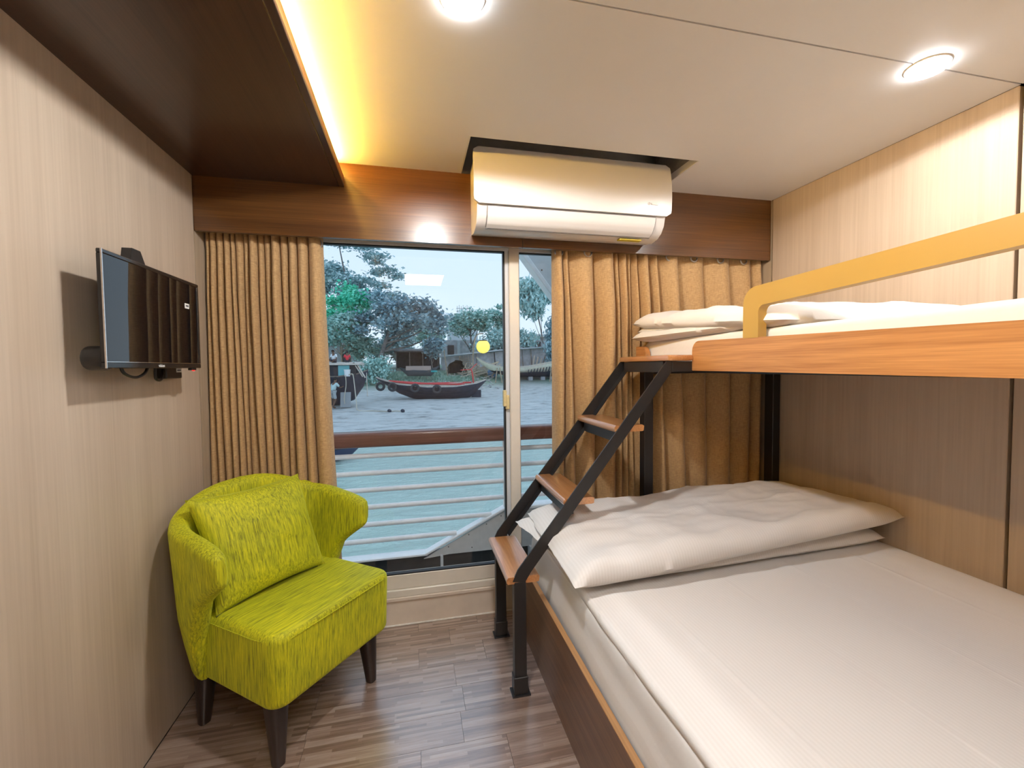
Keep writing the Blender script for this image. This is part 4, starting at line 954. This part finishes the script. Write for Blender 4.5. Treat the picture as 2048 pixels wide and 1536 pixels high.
# ---- people on the bank
SKIN = plain('brown_skin', (.16, .085, .055), .6, var=.06); HAIR = plain('black_hair', (.012, .011, .012), .6)
def skinned(name, verts, edges, rad, mat, parent, root=0, sub=1):
    me = bpy.data.meshes.new(name); me.from_pydata(verts, edges, []); o = bpy.data.objects.new(name, me); COL.objects.link(o)
    o.modifiers.new('s', 'SKIN'); sv = me.skin_vertices[0].data
    for i, r in enumerate(rad): sv[i].radius = (r, r) if not isinstance(r, tuple) else r; sv[i].use_root = (i == root)
    m = o.modifiers.new('b', 'SUBSURF'); m.levels = sub; m.render_levels = sub
    dg = bpy.context.evaluated_depsgraph_get(); dg.update(); m2 = bpy.data.meshes.new_from_object(o.evaluated_get(dg)); bpy.data.objects.remove(o); bpy.data.meshes.remove(me)
    return link(name, m2, mat, parent, 80)
def person(label, loc, rot, sc, J, shirt, lower, hair_len=.0):
    """J: joint positions in body space (x right, y forward, z up) for a 1.7 m figure"""
    t = thing('person', label, 'person', loc)
    Mx = Matrix.Translation(loc) @ Matrix.Rotation(rot, 4, 'Z') @ Matrix.Scale(sc, 4)
    P = {k: tuple(Mx @ Vector(v)) for k, v in J.items()}
    names = ['pelvis', 'belly', 'chest', 'neck', 'head', 'crown', 'shL', 'elL', 'wrL', 'haL', 'shR', 'elR', 'wrR', 'haR', 'hipL', 'knL', 'anL', 'toL', 'hipR', 'knR', 'anR', 'toR']
    ix = {n: i for i, n in enumerate(names)}
    E = [('pelvis', 'belly'), ('belly', 'chest'), ('chest', 'neck'), ('neck', 'head'), ('head', 'crown'), ('chest', 'shL'), ('shL', 'elL'), ('elL', 'wrL'), ('wrL', 'haL'), ('chest', 'shR'), ('shR', 'elR'), ('elR', 'wrR'), ('wrR', 'haR'), ('pelvis', 'hipL'), ('hipL', 'knL'), ('knL', 'anL'), ('anL', 'toL'), ('pelvis', 'hipR'), ('hipR', 'knR'), ('knR', 'anR'), ('anR', 'toR')]
    R = dict(pelvis=.12, belly=.115, chest=.13, neck=.055, head=.095, crown=.075, sh=.055, el=.042, wr=.032, ha=.035, hip=.085, kn=.058, an=.04, to=.035)
    rad = [R.get(n, R.get(n[:-1], .05))*sc for n in names]
    skinned('body', [P[n] for n in names], [(ix[a], ix[b]) for a, b in E], rad, SKIN, t)
    sn = ['pelvis', 'belly', 'chest', 'shL', 'elL', 'shR', 'elR']; V = [P[n] for n in sn]
    for a in ('L', 'R'):
        i = sn.index('el'+a); V[i] = tuple(Vector(P['sh'+a]).lerp(Vector(P['el'+a]), .75))
    skinned('shirt', V, [(0, 1), (1, 2), (2, 3), (3, 4), (2, 5), (5, 6)], [.145*sc, .14*sc, .155*sc, .08*sc, .066*sc, .08*sc, .066*sc], shirt, t)
    ln = ['pelvis', 'hipL', 'knL', 'hipR', 'knR']; V = [P[n] for n in ln]
    for a in ('L', 'R'):
        i = ln.index('kn'+a); V[i] = tuple(Vector(P['hip'+a]).lerp(Vector(P['kn'+a]), .95))
    skinned('shorts', V, [(0, 1), (1, 2), (0, 3), (3, 4)], [.14*sc, .105*sc, .085*sc, .105*sc, .085*sc], lower, t)
    c = Vector(P['head']).lerp(Vector(P['crown']), .75); bm = bmesh.new(); bmesh.ops.create_icosphere(bm, subdivisions=3, radius=.112*sc)
    fwd = Vector((-math.sin(rot), math.cos(rot), 0))
    bmesh.ops.delete(bm, geom=[v for v in bm.verts if v.co.dot(fwd)*.9-v.co.z > .035*sc], context='VERTS')
    part('hair', xf(bm, Matrix.Translation(c)), HAIR, t, 80)
    f = fwd; rt = Vector((math.cos(rot), math.sin(rot), 0)); hd = Vector(P['head'])
    part('face', merge(cyl(hd+f*.095*sc+rt*.035*sc+Vector((0, 0, .03*sc)), .012*sc, .02*sc, 'y', 8), cyl(hd+f*.095*sc-rt*.035*sc+Vector((0, 0, .03*sc)), .012*sc, .02*sc, 'y', 8), cyl(hd+f*.11*sc, .014*sc, .03*sc, 'y', 8), box(hd.x+f.x*.1*sc-.025*sc, hd.x+f.x*.1*sc+.025*sc, hd.y+f.y*.1*sc-.01, hd.y+f.y*.1*sc+.01, hd.z-.05*sc, hd.z-.04*sc)), HAIR, t)
    return t
def base_pose(): return dict(pelvis=(0, 0, .92), belly=(0, .01, 1.08), chest=(0, 0, 1.30), neck=(0, .0, 1.44), head=(0, .02, 1.55), crown=(0, .01, 1.66), shL=(-.18, 0, 1.36), elL=(-.24, .02, 1.08), wrL=(-.25, .12, .85), haL=(-.25, .15, .76), shR=(.18, 0, 1.36), elR=(.24, .02, 1.08), wrR=(.25, .12, .85), haR=(.25, .15, .76), hipL=(-.09, 0, .88), knL=(-.10, .02, .48), anL=(-.10, -.02, .08), toL=(-.11, .14, .03), hipR=(.09, 0, .88), knR=(.10, .02, .48), anR=(.10, -.02, .08), toR=(.11, .14, .03))
CY = plain('pale_mint_cotton', (.50, .66, .66), .8, var=.08); GR = plain('grey_shorts', (.42, .45, .46), .8, var=.1); RED = plain('bright_red_shirt', (.75, .05, .07), .8, var=.06); WH = plain('white_shirt', (.72, .76, .80), .8, var=.05); DKC = plain('dark_trousers', (.05, .05, .07), .8)
J = base_pose(); J.update(belly=(0, .06, 1.08), chest=(0, .13, 1.29), neck=(0, .17, 1.42), head=(0, .20, 1.53), crown=(0, .21, 1.64), shL=(-.18, .13, 1.34), elL=(-.20, .38, 1.30), wrL=(-.14, .56, 1.46), haL=(-.12, .62, 1.52), shR=(.18, .13, 1.34), elR=(.22, .30, 1.12), wrR=(.16, .52, 1.16), haR=(.14, .60, 1.20), knR=(.10, .10, .48), anR=(.10, -.10, .10), toR=(.11, .06, .03), knL=(-.1, .12, .5), anL=(-.1, .10, .08), toL=(-.11, .26, .03))
person('barefoot person in pale mint shirt and grey shorts standing on the mud by the houseboat', (-2.98, 20.45, -.72), -.75, .90, J, CY, GR)
J = base_pose()
for k, v in list(J.items()):
    J[k] = (v[0], v[1], v[2]-.80)
J.update(knL=(-.22, .40, .22), anL=(-.06, .24, .05), toL=(.02, .30, .04), knR=(.22, .40, .22), anR=(.06, .24, .05), toR=(-.02, .30, .04), hipL=(-.10, .05, .10), hipR=(.10, .05, .10), elL=(-.26, .08, .28), wrL=(-.2, .28, .18), haL=(-.18, .34, .18), elR=(.26, .08, .28), wrR=(.2, .28, .18), haR=(.18, .34, .18))
J2 = dict(J)
person('person in a red shirt sitting on the houseboat roof, seen from behind', (-2.42, 21.5, 1.56), .1, .62, J, RED, DKC)
J2.update(head=(0, .10, .74), crown=(0, .12, .85), neck=(0, .06, .63))
person('person in a white shirt sitting at the left end of the houseboat roof', (-3.02, 21.3, 1.54), PI-.4, .68, J2, WH, DKC)
